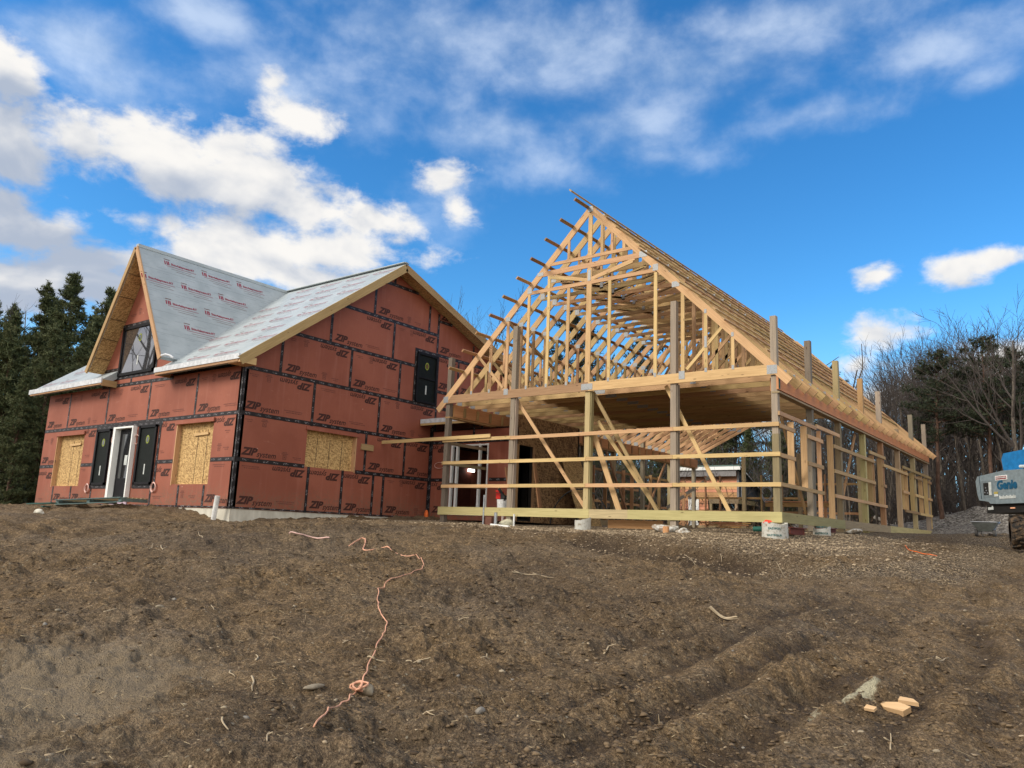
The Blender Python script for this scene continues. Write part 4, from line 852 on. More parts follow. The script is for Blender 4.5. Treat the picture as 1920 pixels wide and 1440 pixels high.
# purlins
for k in range(10):
    x = -5.03-.464*k; c = Vector((x, 0, PK-(BC-x)+.024)); e = 15.0+rnd.uniform(-.1, .3)
    for a, b in ((-.66+rnd.uniform(-.03, .03), 3.6+.6*(k % 3)), (3.6+.6*(k % 3), 9.1), (9.1, e)):
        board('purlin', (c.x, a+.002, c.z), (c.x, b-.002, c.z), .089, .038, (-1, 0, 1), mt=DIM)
starts = [-1.2, -.2, -.5, -.1, -.9, .6, -.7, .3, -.3, 1.2]
for k in range(10):
    x = -4.84+.464*k+.0; c = Vector((x, 0, PK-(x-BC)+.024)); e = [15.1, 15.0, 14.9, 15.1, 15.2, 15.0, 15.6, 16.0, 16.4, 15.2][k]
    for a, b in ((starts[k], 4.2+.6*(k % 3)), (4.2+.6*(k % 3), 9.7), (9.7, e)):
        board('purlin', (c.x, a+.002, c.z), (c.x, b-.002, c.z), .089, .038, (1, 0, 1), mt=SPF)
# braces
for a, b, w_ in (((-7.37, .19, 3.25), (-5.02, .19, .25), .09), ((-4.88, .19, 3.27), (-3.0, .19, .2), .09), ((-2.80, .19, 3.27), (-1.2, .19, .2), .09), ((-4.75, .25, 2.5), (-3.03, .25, .25), .09), ((-4.84, .19, 2.2), (-4.05, .19, .2), .14),
               ((-.2, .5, 2.8), (-.2, 2.4, .3), .09), ((-.2, 7.2, 2.8), (-.2, 5.2, .3), .09), ((BW+.2, 9, 2.8), (BW+.2, 11, .2), .09), ((BW+.2, 14, 2.8), (BW+.2, 12, .2), .09), ((-2.2, .1, 5.5), (-1.5, 4.6, 4.5), .09), ((-7.7, .1, 5.5), (-8.5, 4.6, 4.5), .09), ((-2.2, 4, 4.2), (-2.2, 9, 5.4), .09), ((-7.7, 4, 4.2), (-7.7, 9, 5.4), .09)):
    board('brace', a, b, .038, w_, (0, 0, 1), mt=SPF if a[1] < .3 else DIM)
for a, b in ((.64, 3.08), (3.09, 5.5), (5.51, 7.3)):  # unseen loft sheets, added and sized to darken the joists underneath
    for c, d_ in ((-7.3, -4.94), (-4.93, -2.0)): mb = MB(); mb.prism([(c, a), (d_, a), (d_, b), (c, b)], (0, 0, 3.524), (1, 0, 0), (0, 1, 0), (0, 0, 1), .018); bp(mb, 'loft_shade_sheet', OSBD)
# the stair like row of pale cleats leaning at the far left wall
# ------------------------------------------------------------------ footing tubes and things near the skirt
def put(o): return o
def form_tube(x, y, r, z0, z1, label, text=None, tilt=0, dirt=False, az=None):
    t = thing('form_tube', label, 'concrete form', (x, y, 0), 'cardboard concrete forms round the post footings')
    mb = MB(); n = 28; lo = []; hi = []
    for i in range(n):
        a = 2*math.pi*i/n; rr = r*(1+.03*math.sin(3*a+x)); lo.append(Vector((rr*1.03*math.cos(a), rr*1.03*math.sin(a), z0-.15))); hi.append(Vector((rr*math.cos(a), rr*math.sin(a), z1+.025*math.sin(2*a+x*5)+tilt*math.cos(a)+.01*rnd.random())))
    for i in range(n):
        j = (i+1) % n; mb.face([lo[i], lo[j], hi[j], hi[i]], None, .5, 0)
    top = [p+Vector((0, 0, -.03)) for p in hi]; mb.face([Vector((p.x*.93, p.y*.93, p.z)) for p in top], None, .5, 1)
    for i in range(n):
        j = (i+1) % n; mb.face([hi[i], hi[j], Vector((top[j].x*.93, top[j].y*.93, top[j].z)), Vector((top[i].x*.93, top[i].y*.93, top[i].z))], None, .5, 0)
    o = mb.build('tube_wall', [material('white coated cardboard', lambda nt, b: nt.put(b.inputs['Base Color'], nt.mix(nt.step(nt.noise(nt.tc('Object'), 11, 5, .7), .48, .7), (.50, .49, .44), (.25, .21, .15))), rough=.6), CONC]); o.parent = t
    if text:
        mb = MB(); tt = text2d(text, .075, 0, .002); vs, fs, wd = tt; a0 = math.atan2(CY-y, CX-x)
        for row, dz in ((text, .03), (text[:4]+text[4:7], .17)):
            vs, fs, wd = text2d(row, .06, 0, .002); V = [tuple(Vector(((r*1.035+.004)*math.cos(a0+(p[0]-wd/2)/r), (r*1.035+.004)*math.sin(a0+(p[0]-wd/2)/r), z0+dz+p[1]))) for p in vs]; mb.add(V, fs)
        q = mb.build('printed_lettering', material('teal print', color=(.03, .12, .12))); q.parent = o
    return t
form_tube(-.07, -.2, .265, -.30, .0, 'widest white form tube with teal print under the near barn corner', 'EASYPOUR')
form_tube(.28, 1.95, .19, -.2, -.03, 'short torn white form tube with faint print just right of the barn corner', 'EASYPOUR', .02)
form_tube(-4.85, -.22, .20, -.29, -.03, 'clean white form tube with slanted brown top below the middle post', None, .04)
def blob(name, label, cat, loc, size, mt, seed=1, amp=.3, group=None, n=3):
    import bmesh
    bm = bmesh.new(); bmesh.ops.create_icosphere(bm, subdivisions=n, radius=1)
    r_ = random.Random(seed); ph = [(Vector((r_.uniform(-2, 2), r_.uniform(-2, 2), r_.uniform(-2, 2))), r_.uniform(0, 6), r_.uniform(.2, 1)) for _ in range(10)]
    for v in bm.verts:
        d_ = v.co.copy(); f = 1+amp*sum(a*math.sin(q.dot(d_)*1.6+p) for q, p, a in ph)/4
        v.co = Vector((d_.x*size[0]*f, d_.y*size[1]*f, d_.z*size[2]*f))
    me = bpy.data.meshes.new(name); bm.to_mesh(me); bm.free(); me.materials.append(mt); me.attributes.new('tint', 'FLOAT', 'FACE')
    o = bpy.data.objects.new(name, me); COL.objects.link(o); o.location = loc; o.rotation_euler = (0, 0, r_.uniform(0, 6)); return tag(o, label, cat, group)
SACK = material('dirty white plastic', lambda nt, b: nt.put(b.inputs['Base Color'], nt.mix(nt.step(nt.noise(nt.tc('Object'), 9, 5, .7), .44, .6), (.60, .59, .54), (.26, .20, .14))), rough=.45)
blob('plastic_sheet', 'crumpled dirty white plastic heap under the skirt board between the middle and right posts', 'plastic sheet', (-2.55, -.25, H(-2.55, -.25)+.06), (.34, .2, .12), SACK, 3, .5)
blob('plastic_sheet', 'small pale crumpled plastic lump beside the white heap', 'plastic sheet', (-2.1, -.35, H(-2.1, -.35)+.03), (.17, .12, .06), SACK, 8, .6)
blob('footing_cap', 'pale wrapped footing lump under the second post from the left', 'footing', (-7.35, -.1, H(-7.35, -.1)+.04), (.30, .22, .13), material('straw coloured foam', color=(.55, .52, .38)), 5, .3)
blob('plastic_sheet', 'white crumpled plastic scrap lying by the side skirt board past the torn tube', 'plastic sheet', (.45, 4.1, H(.45, 4.1)+.05), (.22, .16, .08), SACK, 12, .6)
def simple(name, label, cat, fn, mats, group=None, loc=(0, 0, 0), **k):
    mb = MB(); fn(mb); o = mb.build(name, mats, **k); o.location = loc; return tag(o, label, cat, group)
simple('paving_brick', 'orange brown block standing against the white plastic heap', 'block', lambda m: m.box((-2.50, -.56, H(-2.5, -.5)-.03), (-2.38, -.48, H(-2.5, -.5)+.15)), SPFO)
simple('wood_offcut', 'brown board offcut lying on the gravel under the skirt board right of the middle post', 'board', lambda m: m.beam((-4.4, .25, -.10), (-2.9, .25, -.10), .04, .2), SPFO)
simple('ground_beam', 'dark red steel beam lying behind the widest form tube along the side skirt', 'beam', lambda m: (m.beam((.02, .5, -.06), (.02, 1.5, -.06), .12, .02), m.beam((.02, .5, -.13), (.02, 1.5, -.13), .02, .12), m.beam((.02, .5, -.2), (.02, 1.5, -.2), .12, .02)), material('dark red steel', color=(.16, .04, .025)))
simple('ground_beam', 'dark red steel beam lying past the torn form tube along the side skirt', 'beam', lambda m: (m.beam((.03, 2.4, -.02), (.03, 4.0, -.0), .12, .02), m.beam((.03, 2.4, -.08), (.03, 4.0, -.06), .02, .1), m.beam((.03, 2.4, -.15), (.03, 4.0, -.13), .12, .02)), MATS['dark red steel'])
simple('pipe_stub', 'dark green pipe stub poking out left of the widest form tube', 'pipe', lambda m: m.cyl((-.55, -.15, -.13), (-.3, -.12, -.12), .055), material('dark green pipe', color=(.012, .08, .06)))
simple('flagging', 'scrap of bright red flagging tape on the rim of the widest form tube', 'flagging tape', lambda m: (m.face([(-.25, -.42, .0), (-.12, -.45, .01), (-.08, -.4, .06), (-.2, -.38, .07)]), m.face([(-.2, -.38, .07), (-.08, -.4, .06), (-.02, -.47, .03), (-.1, -.5, .0)])), material('red flagging', color=(.75, .06, .03)))
# ------------------------------------------------------------------ heaps, logs, shed
GRAVM = material('grey gravel', lambda nt, b: (nt.put(b.inputs['Base Color'], nt.mix(nt.step(nt.sep(nt.vor(nt.tc('Object'), 17, out=1))[0], .1, .95), (.11, .095, .08), (.34, .31, .27))), nt.put(b.inputs['Normal'], nt.bump(nt.vor(nt.tc('Object'), 17), 1, .05))), rough=.9)
def heap(label, x, y, r, h, seed, sx=1.):
    n, m_ = 90, 34; V = []; Fc = []
    for i in range(m_+1):
        for j in range(n):
            a = 2*math.pi*j/n; q = i/m_; rr = r*q*(1+.13*math.sin(2*a+seed)+.07*math.sin(5*a+seed*2)); V.append((x+rr*math.cos(a)*sx, y+rr*math.sin(a), q))
    A = np.array(V); gz_ = base_h(A[:, 0], A[:, 1]); q = A[:, 2]
    z = gz_+h*(np.maximum(1-q, 0)**1.15)*(1+.35*fbm(A[:, 0], A[:, 1], .9, 3, seed))+fbm(A[:, 0], A[:, 1], 4, 3, seed)*.09*(1-q)-.12*(q > .97)
    for i in range(m_):
        for j in range(n): Fc.append((i*n+j, (i+1)*n+j, (i+1)*n+(j+1) % n, i*n+(j+1) % n))
    me = bpy.data.meshes.new('gravel_heap'); me.from_pydata([(a[0], a[1], b) for a, b in zip(V, z)], [], Fc); me.materials.append(GRAVM)
    o = bpy.data.objects.new('gravel_heap', me); COL.objects.link(o); tag(o, label, 'gravel heap'); return o
heap('tall grey gravel heap behind the wheelbarrow beside the aerial lift', 3.0, 19.6, 4.6, 1.45, 2, 1.25)
heap('grey gravel heap seen through the middle side bays of the barn frame', -7.2, 29.5, 3.0, 1.5, 5)
heap('low grey gravel heap seen past the far side posts of the barn frame', -2.6, 27.5, 3.2, .95, 8, 1.3)
BARK = material('grey brown bark', lambda nt, b: (nt.put(b.inputs['Base Color'], nt.mix(nt.step(nt.noise(nt.v('MULTIPLY', nt.tc('Object'), (6, 6, 1.2)), 2, 5, .65), .3, .7), (.052, .042, .034), (.15, .125, .10))),), rough=.95)
BARKP = material('reddish pine bark', lambda nt, b: (nt.put(b.inputs['Base Color'], nt.mix(nt.step(nt.noise(nt.v('MULTIPLY', nt.tc('Object'), (6, 6, 1.2)), 2, 5, .65), .3, .7), (.06, .035, .025), (.17, .10, .07))),), rough=.95)
BARKL = material('pale grey bark', color=(.30, .27, .23), rough=.9)
def log(label, a, b, r, mt=BARK, seed=0, r1=None):
    rg = random.Random(seed); a = Vector(a); b = Vector(b); n = 8; P = [a.lerp(b, i/n)+Vector((rg.uniform(-1, 1), rg.uniform(-1, 1), rg.uniform(-1, 1)))*r*.7 for i in range(n+1)]
    mb = MB(); mb.tube(P, r, 8, r1=r1 or r*.6); o = mb.build('log', mt, smooth=True); return tag(o, label, 'log')
log('pale straight log lying on top of the gravel heap left of the lift', (-.6, 22.6, 1.15), (2.0, 22.4, 1.25), .10, BARKL, 1)
log('thick grey log lying along the crest of the gravel heap below the lift', (1.6, 21.5, 1.2), (5.2, 21.3, 1.25), .22, BARKL, 2)
log('dark curved log sloping down the left side of the gravel heap', (1.4, 21.6, 1.2), (-2.2, 22.6, .45), .16, BARK, 3)
log('pale broken branch lying at the foot of the wood left of the gravel heap', (-3.4, 23.5, 1.0), (-1.9, 22.6, .25), .10, BARKL, 4)
log('bent pale branch crossing the broken branch at the foot of the wood', (-2.0, 22.8, .3), (-.4, 23.4, .75), .08, BARKL, 5)
log('thin bare branch slanting down to the lift from the wood', (.6, 24.5, 2.9), (2.4, 23.8, 2.3), .05, BARKL, 6)
# raised wooden shed behind the barn
SX0, SX1, SY = -14.95, -11.12, 26.0
shed = thing('shed', 'small raised shed with orange log siding and white roof edge seen through the barn', 'shed', (SX0, SY, 0))
SIDING = wood('orange log siding', (.62, .33, .17), (.46, .22, .11), knots=1)
GSIDE = wood('blue grey siding', (.10, .12, .145), (.06, .072, .09), knots=0)
n = 19; h0 = .25
for i in range(n+1):
    z = h0+i*.165
    if z > 3.4: break
    x0 = SX0; mb = MB()
    if i == 0: fr = MB(); sd_ = MB()
    if z < 1.95: fr.beam((SX0, SY, z), (-12.9, SY, z), .05+.02*(i % 2), .155, (0, 0, 1), rnd.random())
    else:
        fr.beam((SX0, SY, z), (SX1, SY, z), .05, .155, (0, 0, 1), rnd.random())
        yb = SY+3.1-max(0, z-2.5)*2.4; sd_.beam((SX1+.02, SY, z), (SX1+.02, max(SY+.3, yb), z), .04, .155, (0, 0, 1), rnd.random())
child(fr.build('wall', SIDING), shed); child(sd_.build('wall', GSIDE), shed)
mb = MB(); mb.box((SX1-.06, SY-.04, 1.95), (SX1+.05, SY+.03, 3.5)); mb.box((SX0-.05, SY-.03, .2), (SX0+.05, SY+.03, 3.5)); child(mb.build('corner_board', material('grey trim', color=(.22, .21, .21))), shed)
mb = MB(); mb.prism([(0, 0), (4.35, 0), (4.35, 3.9), (0, 3.9)], (SX0-.25, SY-.35, 3.82), (1, 0, 0), Vector((0, 1, -.356)).normalized(), (0, .356, 1), .06, mi=0); rf = child(mb.build('roof', material('dark green metal roof', color=(.012, .07, .05), rough=.4)), shed)
mb = MB(); mb.box((SX0-.26, SY-.38, 3.55), (SX1+.27, SY-.33, 3.74)); mb.beam((SX1+.27, SY-.35, 3.74), (SX1+.27, SY+3.3, 2.44), .02, .06, (0, 0, 1)); mb2 = mb; q = mb2.build('fascia', WHITE); q.parent = rf
mb = MB(); mb.prism([(SX0, 3.2), (SX1, 3.2), (SX1, 3.55), (SX0, 3.55)], (0, SY-.3, 0), (1, 0, 0), (0, 0, 1), (0, -1, 0), .02); q = mb.build('soffit', MATS['grey trim']); q.parent = rf
mb = MB(); mb.box((-14.1, SY-.08, .25), (-13.45, SY-.03, 1.95)); dd = child(mb.build('door', WHITE), shed)
mb = MB(); mb.box((-14.12, SY-.10, 1.92), (-13.43, SY-.07, 2.02)); mb.box((-14.2, SY-.1, 1.05), (-13.4, SY-.085, 1.12)); q = mb.build('door_rail', MATS['grey trim']); q.parent = dd
mb = MB(); mb.box((SX1+.04, SY+.35, 2.02), (SX1+.07, SY+.5, 2.75)); mb.box((SX1+.04, SY+.55, 2.02), (SX1+.07, SY+.7, 2.75)); q = child(mb.build('window', WHITE), shed)
for x in (-12.75, -11.25):
    for y in (SY+.05, SY+2.6): mb = MB(); mb.beam((x, y, .0), (x, y, 1.9), .14, .14, (0, 1, 0)); child(mb.build('leg', POST), shed)
mb = MB(); mb.box((-12.85, SY-.03, 1.68), (SX1+.02, SY+.05, 1.93)); mb.box((SX1-.05, SY+.07, 1.68), (SX1+.01, SY+3, 1.93)); child(mb.build('floor_beam', POST), shed)
simple('wood_rack', 'low white framed rack with leaning boards standing under the raised shed', 'rack', lambda m: (m.box((-12.4, SY+.6, .2), (-12.32, SY+.7, 1.35)), m.box((-11.6, SY+.6, .2), (-11.52, SY+.7, 1.35)), m.box((-12.4, SY+.6, 1.3), (-11.5, SY+.7, 1.38)), m.beam((-11.7, SY+.4, 1.4), (-11.3, SY+.5, .7), .05, .12), m.beam((-11.5, SY+.35, 1.45), (-11.05, SY+.5, .7), .05, .12)), BARKL)
# saw horses and leaning sheets in the barn
simple('sawhorse', 'brown timber sawhorse standing in the barn behind the first side bay', 'sawhorse', lambda m: (m.beam((-3.7, 9.5, .86), (-1.55, 9.5, .86), .09, .14), m.beam((-3.7, 9.5, .96), (-1.5, 9.5, .96), .14, .04), m.beam((-1.75, 9.4, -.2), (-1.75, 9.5, .85), .09, .04), m.beam((-3.5, 9.4, -.2), (-3.5, 9.5, .85), .09, .04), m.beam((-2.2, 9.6, -.2), (-2.2, 9.5, .85), .09, .04)), SPFO)
simple('strand_board_sheet', 'tall bowed strand board sheet leaning on the boarded wall inside the barn', 'board sheet', lambda m: [m.face([(-8.15+.12*math.sin(i*.6), 4.95+.3*i, -.15), (-8.15+.12*math.sin((i+1)*.6), 4.95+.3*(i+1), -.15), (-8.8, 4.62+.3*(i+1), 2.1), (-8.8, 4.62+.3*i, 2.1)], [(i*.3, 0), (i*.3+.3, 0), (i*.3+.3, 2.4), (i*.3, 2.4)]) for i in range(4)], OSB)
simple('leaning_board', 'orange board leaning upright beside the open doorway in the boarded wall', 'board', lambda m: m.beam((-7.95, 2.30, 0.34), (-8.42, 2.60, 1.70), .04, .14, (0, -1, 0)), SPFO)
simple('leaning_board', 'short orange board leaning behind the second post from the left', 'board', lambda m: m.beam((-8.79, 1.80, 1.01), (-8.99, 1.90, 1.54), .04, .09, (0, -1, 0)), SPFO)
simple('pipe_hoop', 'black plastic pipe bent into a hoop in front of the boarded wall', 'pipe', lambda m: m.tube([(-7.0-1.05*math.cos(a)+.0, 3.0, -.2+1.15*math.sin(a)) for a in [i*math.pi/24 for i in range(25)]], .022, 8), BLK, smooth=True)
simple('stack_of_offcuts', 'low pile of short timber offcuts near the far wall inside the barn', 'timber pile', lambda m: [m.beam((-8+rnd.uniform(0, 1.6), 13+rnd.uniform(0, .5), .05+.08*(i//4)), (-7.2+rnd.uniform(0, 1.6), 13.2+rnd.uniform(0, .5), .07+.08*(i//4)), .09, .06) for i in range(14)], SPFO)
ORD = ['lowest', 'second lowest', 'third lowest', 'middle', 'third highest', 'second highest', 'highest']
for i in range(7):
    a = (-9.45+i*.42, 12.0, .25+i*.28); simple('stair_cleat', ORD[i]+' pale slanted timber cleat of the stepped row inside the barn', 'cleat', lambda m: m.beam(a, (a[0]+.3, 12.1, a[2]+.2), .05, .12), BARKL, 'stepped row of slanted cleats')
simple('hose_coil', 'grey cable coil hanging on a stud at the far side of the barn', 'cable coil', lambda m: m.tube([(-6.3+.22*math.cos(a), 16.95, 1.6+.34*math.sin(a)+.01*a) for a in [i*math.pi/8 for i in range(50)]], .014, 5), STEEL)
# pallet by the front door
pal = thing('pallet', 'worn blue green wooden pallet half buried in soil in front of the door', 'pallet', (0, 0, 0))
def PL(u, v, z): return Vector((-16.5, -6.75, -.06))+Vector((.93, .36, 0))*u*1.0+Vector((-.36, .93, 0))*v+Vector((0, 0, z+.06*u))
for k in range(7): mb = MB(); mb.beam(PL(-1.25, k*.16, .12), PL(.95, k*.16, .12), .11, .02); q = mb.build('deck_board', TEAL if k < 2 else POST); q.parent = pal
for u in (-1.2, -.15, .9): mb = MB(); mb.beam(PL(u, 0, .06), PL(u, 1.0, .06), .1, .09); q = mb.build('stringer', TEAL); q.parent = pal
mb = MB(); mb.beam(PL(-1.25, .02, .0), PL(.95, .02, .0), .1, .02); q = mb.build('bottom_board', TEAL); q.parent = pal
simple('pallet_piece', 'dark green broken pallet block half buried left of the pallet', 'pallet piece', lambda m: (m.box((-16.9, -8.0, -.42), (-16.5, -7.8, -.2)), m.beam((-17.3, -8.0, -.16), (-16.1, -7.9, -.12), .18, .03)), material('dark green paint', color=(.04, .10, .085)))
blob('rubble', 'pale stone chip on the mound left of the pallet', 'stone', (-15.2, -8.6, H(-15.2, -8.6)+.03), (.16, .09, .07), CONC, 15, .4)
# pipes and small things by the house
def pz(x, y): return H(x, y)
simple('vent_pipe', 'white plastic pipe standing and leaning at the house corner', 'pipe', lambda m: (m.cyl((-12.78, -5.4, pz(-12.78, -5.4)-.1), (-12.66, -5.42, .22), .065, n=16)), PVC)
simple('capped_pipe', 'orange capped pipe standing at the inner corner of the red walls', 'pipe', lambda m: (m.cyl((-12.0, 1.7, -.3), (-12.0, 1.7, .08), .07, n=14), m.cyl((-12.0, 1.7, .08), (-12.0, 1.7, .2), .07, .035, n=14)), ORG)
simple('conduit_pipe', 'pinkish white conduit standing in front of the red wing wall', 'pipe', lambda m: m.cyl((-8.1, .7, -.3), (-8.1, .7, .62), .035), material('pinkish white plastic', color=(.72, .58, .54)))
simple('loose_pipe', 'white plastic pipe lying on the gravel in front of the second post', 'pipe', lambda m: m.cyl((-7.35, -.75, H(-7.35, -.75)+.03), (-6.6, -.95, H(-6.6, -.95)+.03), .03), PVC)
simple('pipe_stub', 'short white pipe stub below the skirt board left of the middle post', 'pipe', lambda m: m.cyl((-6.9, -.35, -.3), (-6.9, -.35, .07), .025), PVC)
def loops(cx, cz, n=5):
    def f(m):
        for k in range(n):
            m.tube([(cx+.13*math.cos(a)*(1+.1*k*math.sin(k))+.02*k, HY-.03-.008*k, cz+.15*math.sin(a)*(1-.06*k)) for a in [i*math.pi/9 for i in range(19)]], .008, 4)
    return f
simple('wire_loop', 'pale pink wire looped on the wall left of the white framed door', 'wire loop', loops(-20.32, .45), PINKW)
simple('wire_loop', 'pale pink wire looped on the wall right of the white framed door', 'wire loop', loops(-16.28, .47), PINKW)
simple('wire_bundle', 'knotted pink wire at the left top of the white door frame', 'wire', loops(-18.95, 1.95, 3), PINKW)
simple('wire_bundle', 'knotted pink wire at the right top of the white door frame', 'wire', loops(-17.56, 1.9, 3), PINKW)
simple('wire_loop', 'thin orange wire loop hanging on the wing wall left of the corner post', 'wire loop', lambda m: m.tube([(-11.95+.22*math.cos(a), WY-.03, 1.68+.1*math.sin(a)) for a in [i*math.pi/9 for i in range(19)]], .009, 4), PINKW)
# tool bucket and pedestal left of the second post
tb = thing('tool_bucket', 'white bucket topped with red and black power tools behind the skirt board', 'bucket', (-7.85, -.15, 0))
mb = MB(); mb.cyl((-7.85, .35, .18), (-7.85, .35, .48), .14, .165, n=18); child(mb.build('bucket', PVC), tb)
mb = MB(); mb.box((-8.02, .25, .5), (-7.86, .42, .66)); mb.beam((-8.05, .3, .72), (-7.8, .3, .68), .06, .05); child(mb.build('red_tool', REDP, bevel=.02), tb)
mb = MB(); mb.beam((-7.9, .22, .78), (-7.7, .25, .52), .05, .07); mb.box((-7.85, .24, .45), (-7.7, .42, .6)); child(mb.build('black_tool', BLK), tb)
mb = MB(); mb.beam((-8.0, .3, .86), (-7.66, .4, .42), .03, .05); child(mb.build('handle', SPFO), tb)
simple('utility_box', 'small brown box with upright steel pipes in the gravel below the skirt board', 'utility box', lambda m: (m.box((-7.72, -.62, -.32), (-7.45, -.45, -.02), mi=0), m.cyl((-7.70, -.65, -.3), (-7.70, -.65, .55), .022, mi=1), m.cyl((-7.36, -.55, -.3), (-7.36, -.55, .1), .045, mi=1), m.box((-7.73, -.66, -.33), (-7.44, -.44, -.29), mi=2)), [material('red brown box', color=(.14, .055, .035)), STEEL, SPFO])
# ------------------------------------------------------------------ cord, sticks, stones on the mud
def onground(P, lift=.02, n=6):
    out = []
    for i in range(len(P)-1):
        for k in range(n): t = k/n; out.append((P[i][0]*(1-t)+P[i+1][0]*t, P[i][1]*(1-t)+P[i+1][1]*t))
    out.append(P[-1]); A = np.array(out); B = A.copy()
    for _ in range(3): B[1:-1] = (B[:-2]+B[1:-1]*2+B[2:])/4
    z = height(B[:, 0], B[:, 1]); z2 = z.copy()
    for _ in range(4): z2[1:-1] = np.maximum(z[1:-1], (z2[:-2]+z2[2:])/2)
    return [(a, b, c+lift) for a, b, c in zip(B[:, 0], B[:, 1], z2)]
C1 = [(1.554, -13.589), (1.426, -13.386), (1.184, -13.033), (1.103, -12.891), (0.96, -12.7), (0.86, -12.56), (0.766, -12.4), (0.244, -11.824), (0.031, -11.523), (-0.102, -11.369), (-0.215, -11.323), (-0.45, -11.165), (-1.041, -10.638), (-1.29, -10.367), (-1.388, -10.206), (-1.496, -10.087), (-1.643, -9.59), (-1.842, -9.159), (-1.874, -9.055), (-2.138, -8.74), (-2.543, -8.389), (-2.786, -8.255)]
C2 = [(-3.823, -8.658), (-4.355, -7.927), (-4.028, -8.128), (-3.56, -8.617), (-3.457, -8.62), (-3.4, -8.354), (-3.179, -8.358), (-2.903, -8.344), (-2.786, -8.255)]
mb = MB(); mb.tube([(p_[0]+.008*math.sin(i*1.3)+.012*math.sin(i*.47), p_[1]+.006*math.sin(i*1.1+2), p_[2]-.004*math.sin(i*.9)) for i, p_ in enumerate(onground(C1, .012))], .0062, 6); tag(mb.build('extension_cord', CORD, smooth=True), 'long orange cord winding down the mud slope to a knot near the camera', 'cord')
mb = MB(); mb.tube(onground(C2, -.002), .012, 5); tag(mb.build('cord_end', CORD, smooth=True), 'wriggling far stretch of orange cord half buried up the slope', 'cord')
mb = MB(); mb.tube(onground([(-4.844, -9.034), (-4.696, -9.003), (-4.595, -8.771), (-4.279, -8.684)], .015), .011, 5); tag(mb.build('root', PINKW), 'pale pinkish root curled on the crest of the mound', 'root')
kx, ky = .93, -12.66; kz = H(kx, ky)
mb = MB(); mb.tube([(kx+.05*math.cos(a*1.7)+.004*a, ky+.04*math.sin(a*2.3), kz+.05+.035*math.sin(a*1.1+1)) for a in [i*.35 for i in range(36)]], .009, 6); tag(mb.build('cord_knot', CORD, smooth=True), 'tangled orange knot of the cord wrapped round a grey stone', 'cord knot')
STONE = material('pale field stone', lambda nt, b: nt.put(b.inputs['Base Color'], nt.mix(nt.step(nt.noise(nt.tc('Object'), 8, 6, .65), .35, .7), (.34, .28, .195), (.16, .125, .085))), rough=.9)
STONE2 = material('grey field stone', lambda nt, b: nt.put(b.inputs['Base Color'], nt.mix(nt.step(nt.noise(nt.tc('Object'), 8, 6, .65), .35, .7), (.26, .235, .20), (.13, .105, .08))), rough=.9)
blob('stone', 'grey stone wrapped by the knot of the orange cord', 'stone', (kx+.07, ky+.05, kz+.02), (.06, .05, .045), STONE, 31, .3)
SKT = [(0.94, -13.86, 1.06, -13.87), (1.48, -13.88, 1.22, -13.68), (0.77, -11.98, 0.83, -11.96), (0.79, -11.9, 0.9, -11.79), (0.51, -12.15, 0.65, -12.12), (-0.19, -12.82, -0.33, -12.7), (0.08, -13.25, 0.18, -13.26), (-0.8, -8.11, -0.27, -8.17), (1.95, -8.27, 2.25, -8.21), (-5.33, -10.24, -5.99, -9.92), (-5.2, -10.97, -4.83, -11.14), (-1.94, -12.23, -1.67, -12.29), (-2.37, -13.08, -2.34, -12.97), (0.28, -13.17, 0.5, -13.29), (-4.99, -11.25, -5.43, -10.95), (-2.37, -10.81, -2.35, -10.89), (-0.68, -3.32, -0.07, -3.98), (0.95, -3.13, 1.23, -3.59), (-0.02, -3.19, 0.06, -3.36), (4.38, -10.89, 4.36, -10.68), (0.58, -0.95, 0.97, -0.86), (-0.88, -8.31, -0.79, -8.07), (1.66, -12.69, 1.81, -12.72), (4.31, -8.7, 4.38, -8.37), (-0.02, -12.02, 0.01, -11.96), (1.24, -11.54, 1.24, -11.39), (0.33, -10.79, 0.4, -10.7), (1.76, -10.33, 1.74, -10.1)]
STK = wood('bleached stick', (.50, .40, .27), (.33, .25, .16), knots=0)
for i, (a, b, c, d_) in enumerate(SKT):
    rg = random.Random(i); a, b, c, d_ = a, b, c, d_; P = [(a+(c-a)*t+rg.uniform(-.02, .02), b+(d_-b)*t+rg.uniform(-.02, .02)) for t in (0, .33, .66, 1)]
    mb = MB(); G = onground(P, .008, 3); mb.tube(G, rg.uniform(.005, .011), 5, r1=.004)
    if rg.random() < .5: q = G[len(G)//2]; mb.tube([q, (q[0]+rg.uniform(-.1, .1), q[1]+rg.uniform(-.1, .1), q[2]+.03)], .005, 4)
    tag(mb.build('stick', STK, smooth=True), 'thin pale broken stick lying on the bare mud slope', 'stick', 'pale sticks on the mud')
for a, b, l in (((1.95, -8.27), (2.25, -8.21), 0), ):
    mb = MB(); mb.tube(onground([a, ((a[0]+b[0])/2, (a[1]+b[1])/2+.04), b], .02), .02, 6, r1=.01); tag(mb.build('branch', STK), 'thicker pale branch piece in the middle of the mud right of centre', 'branch')
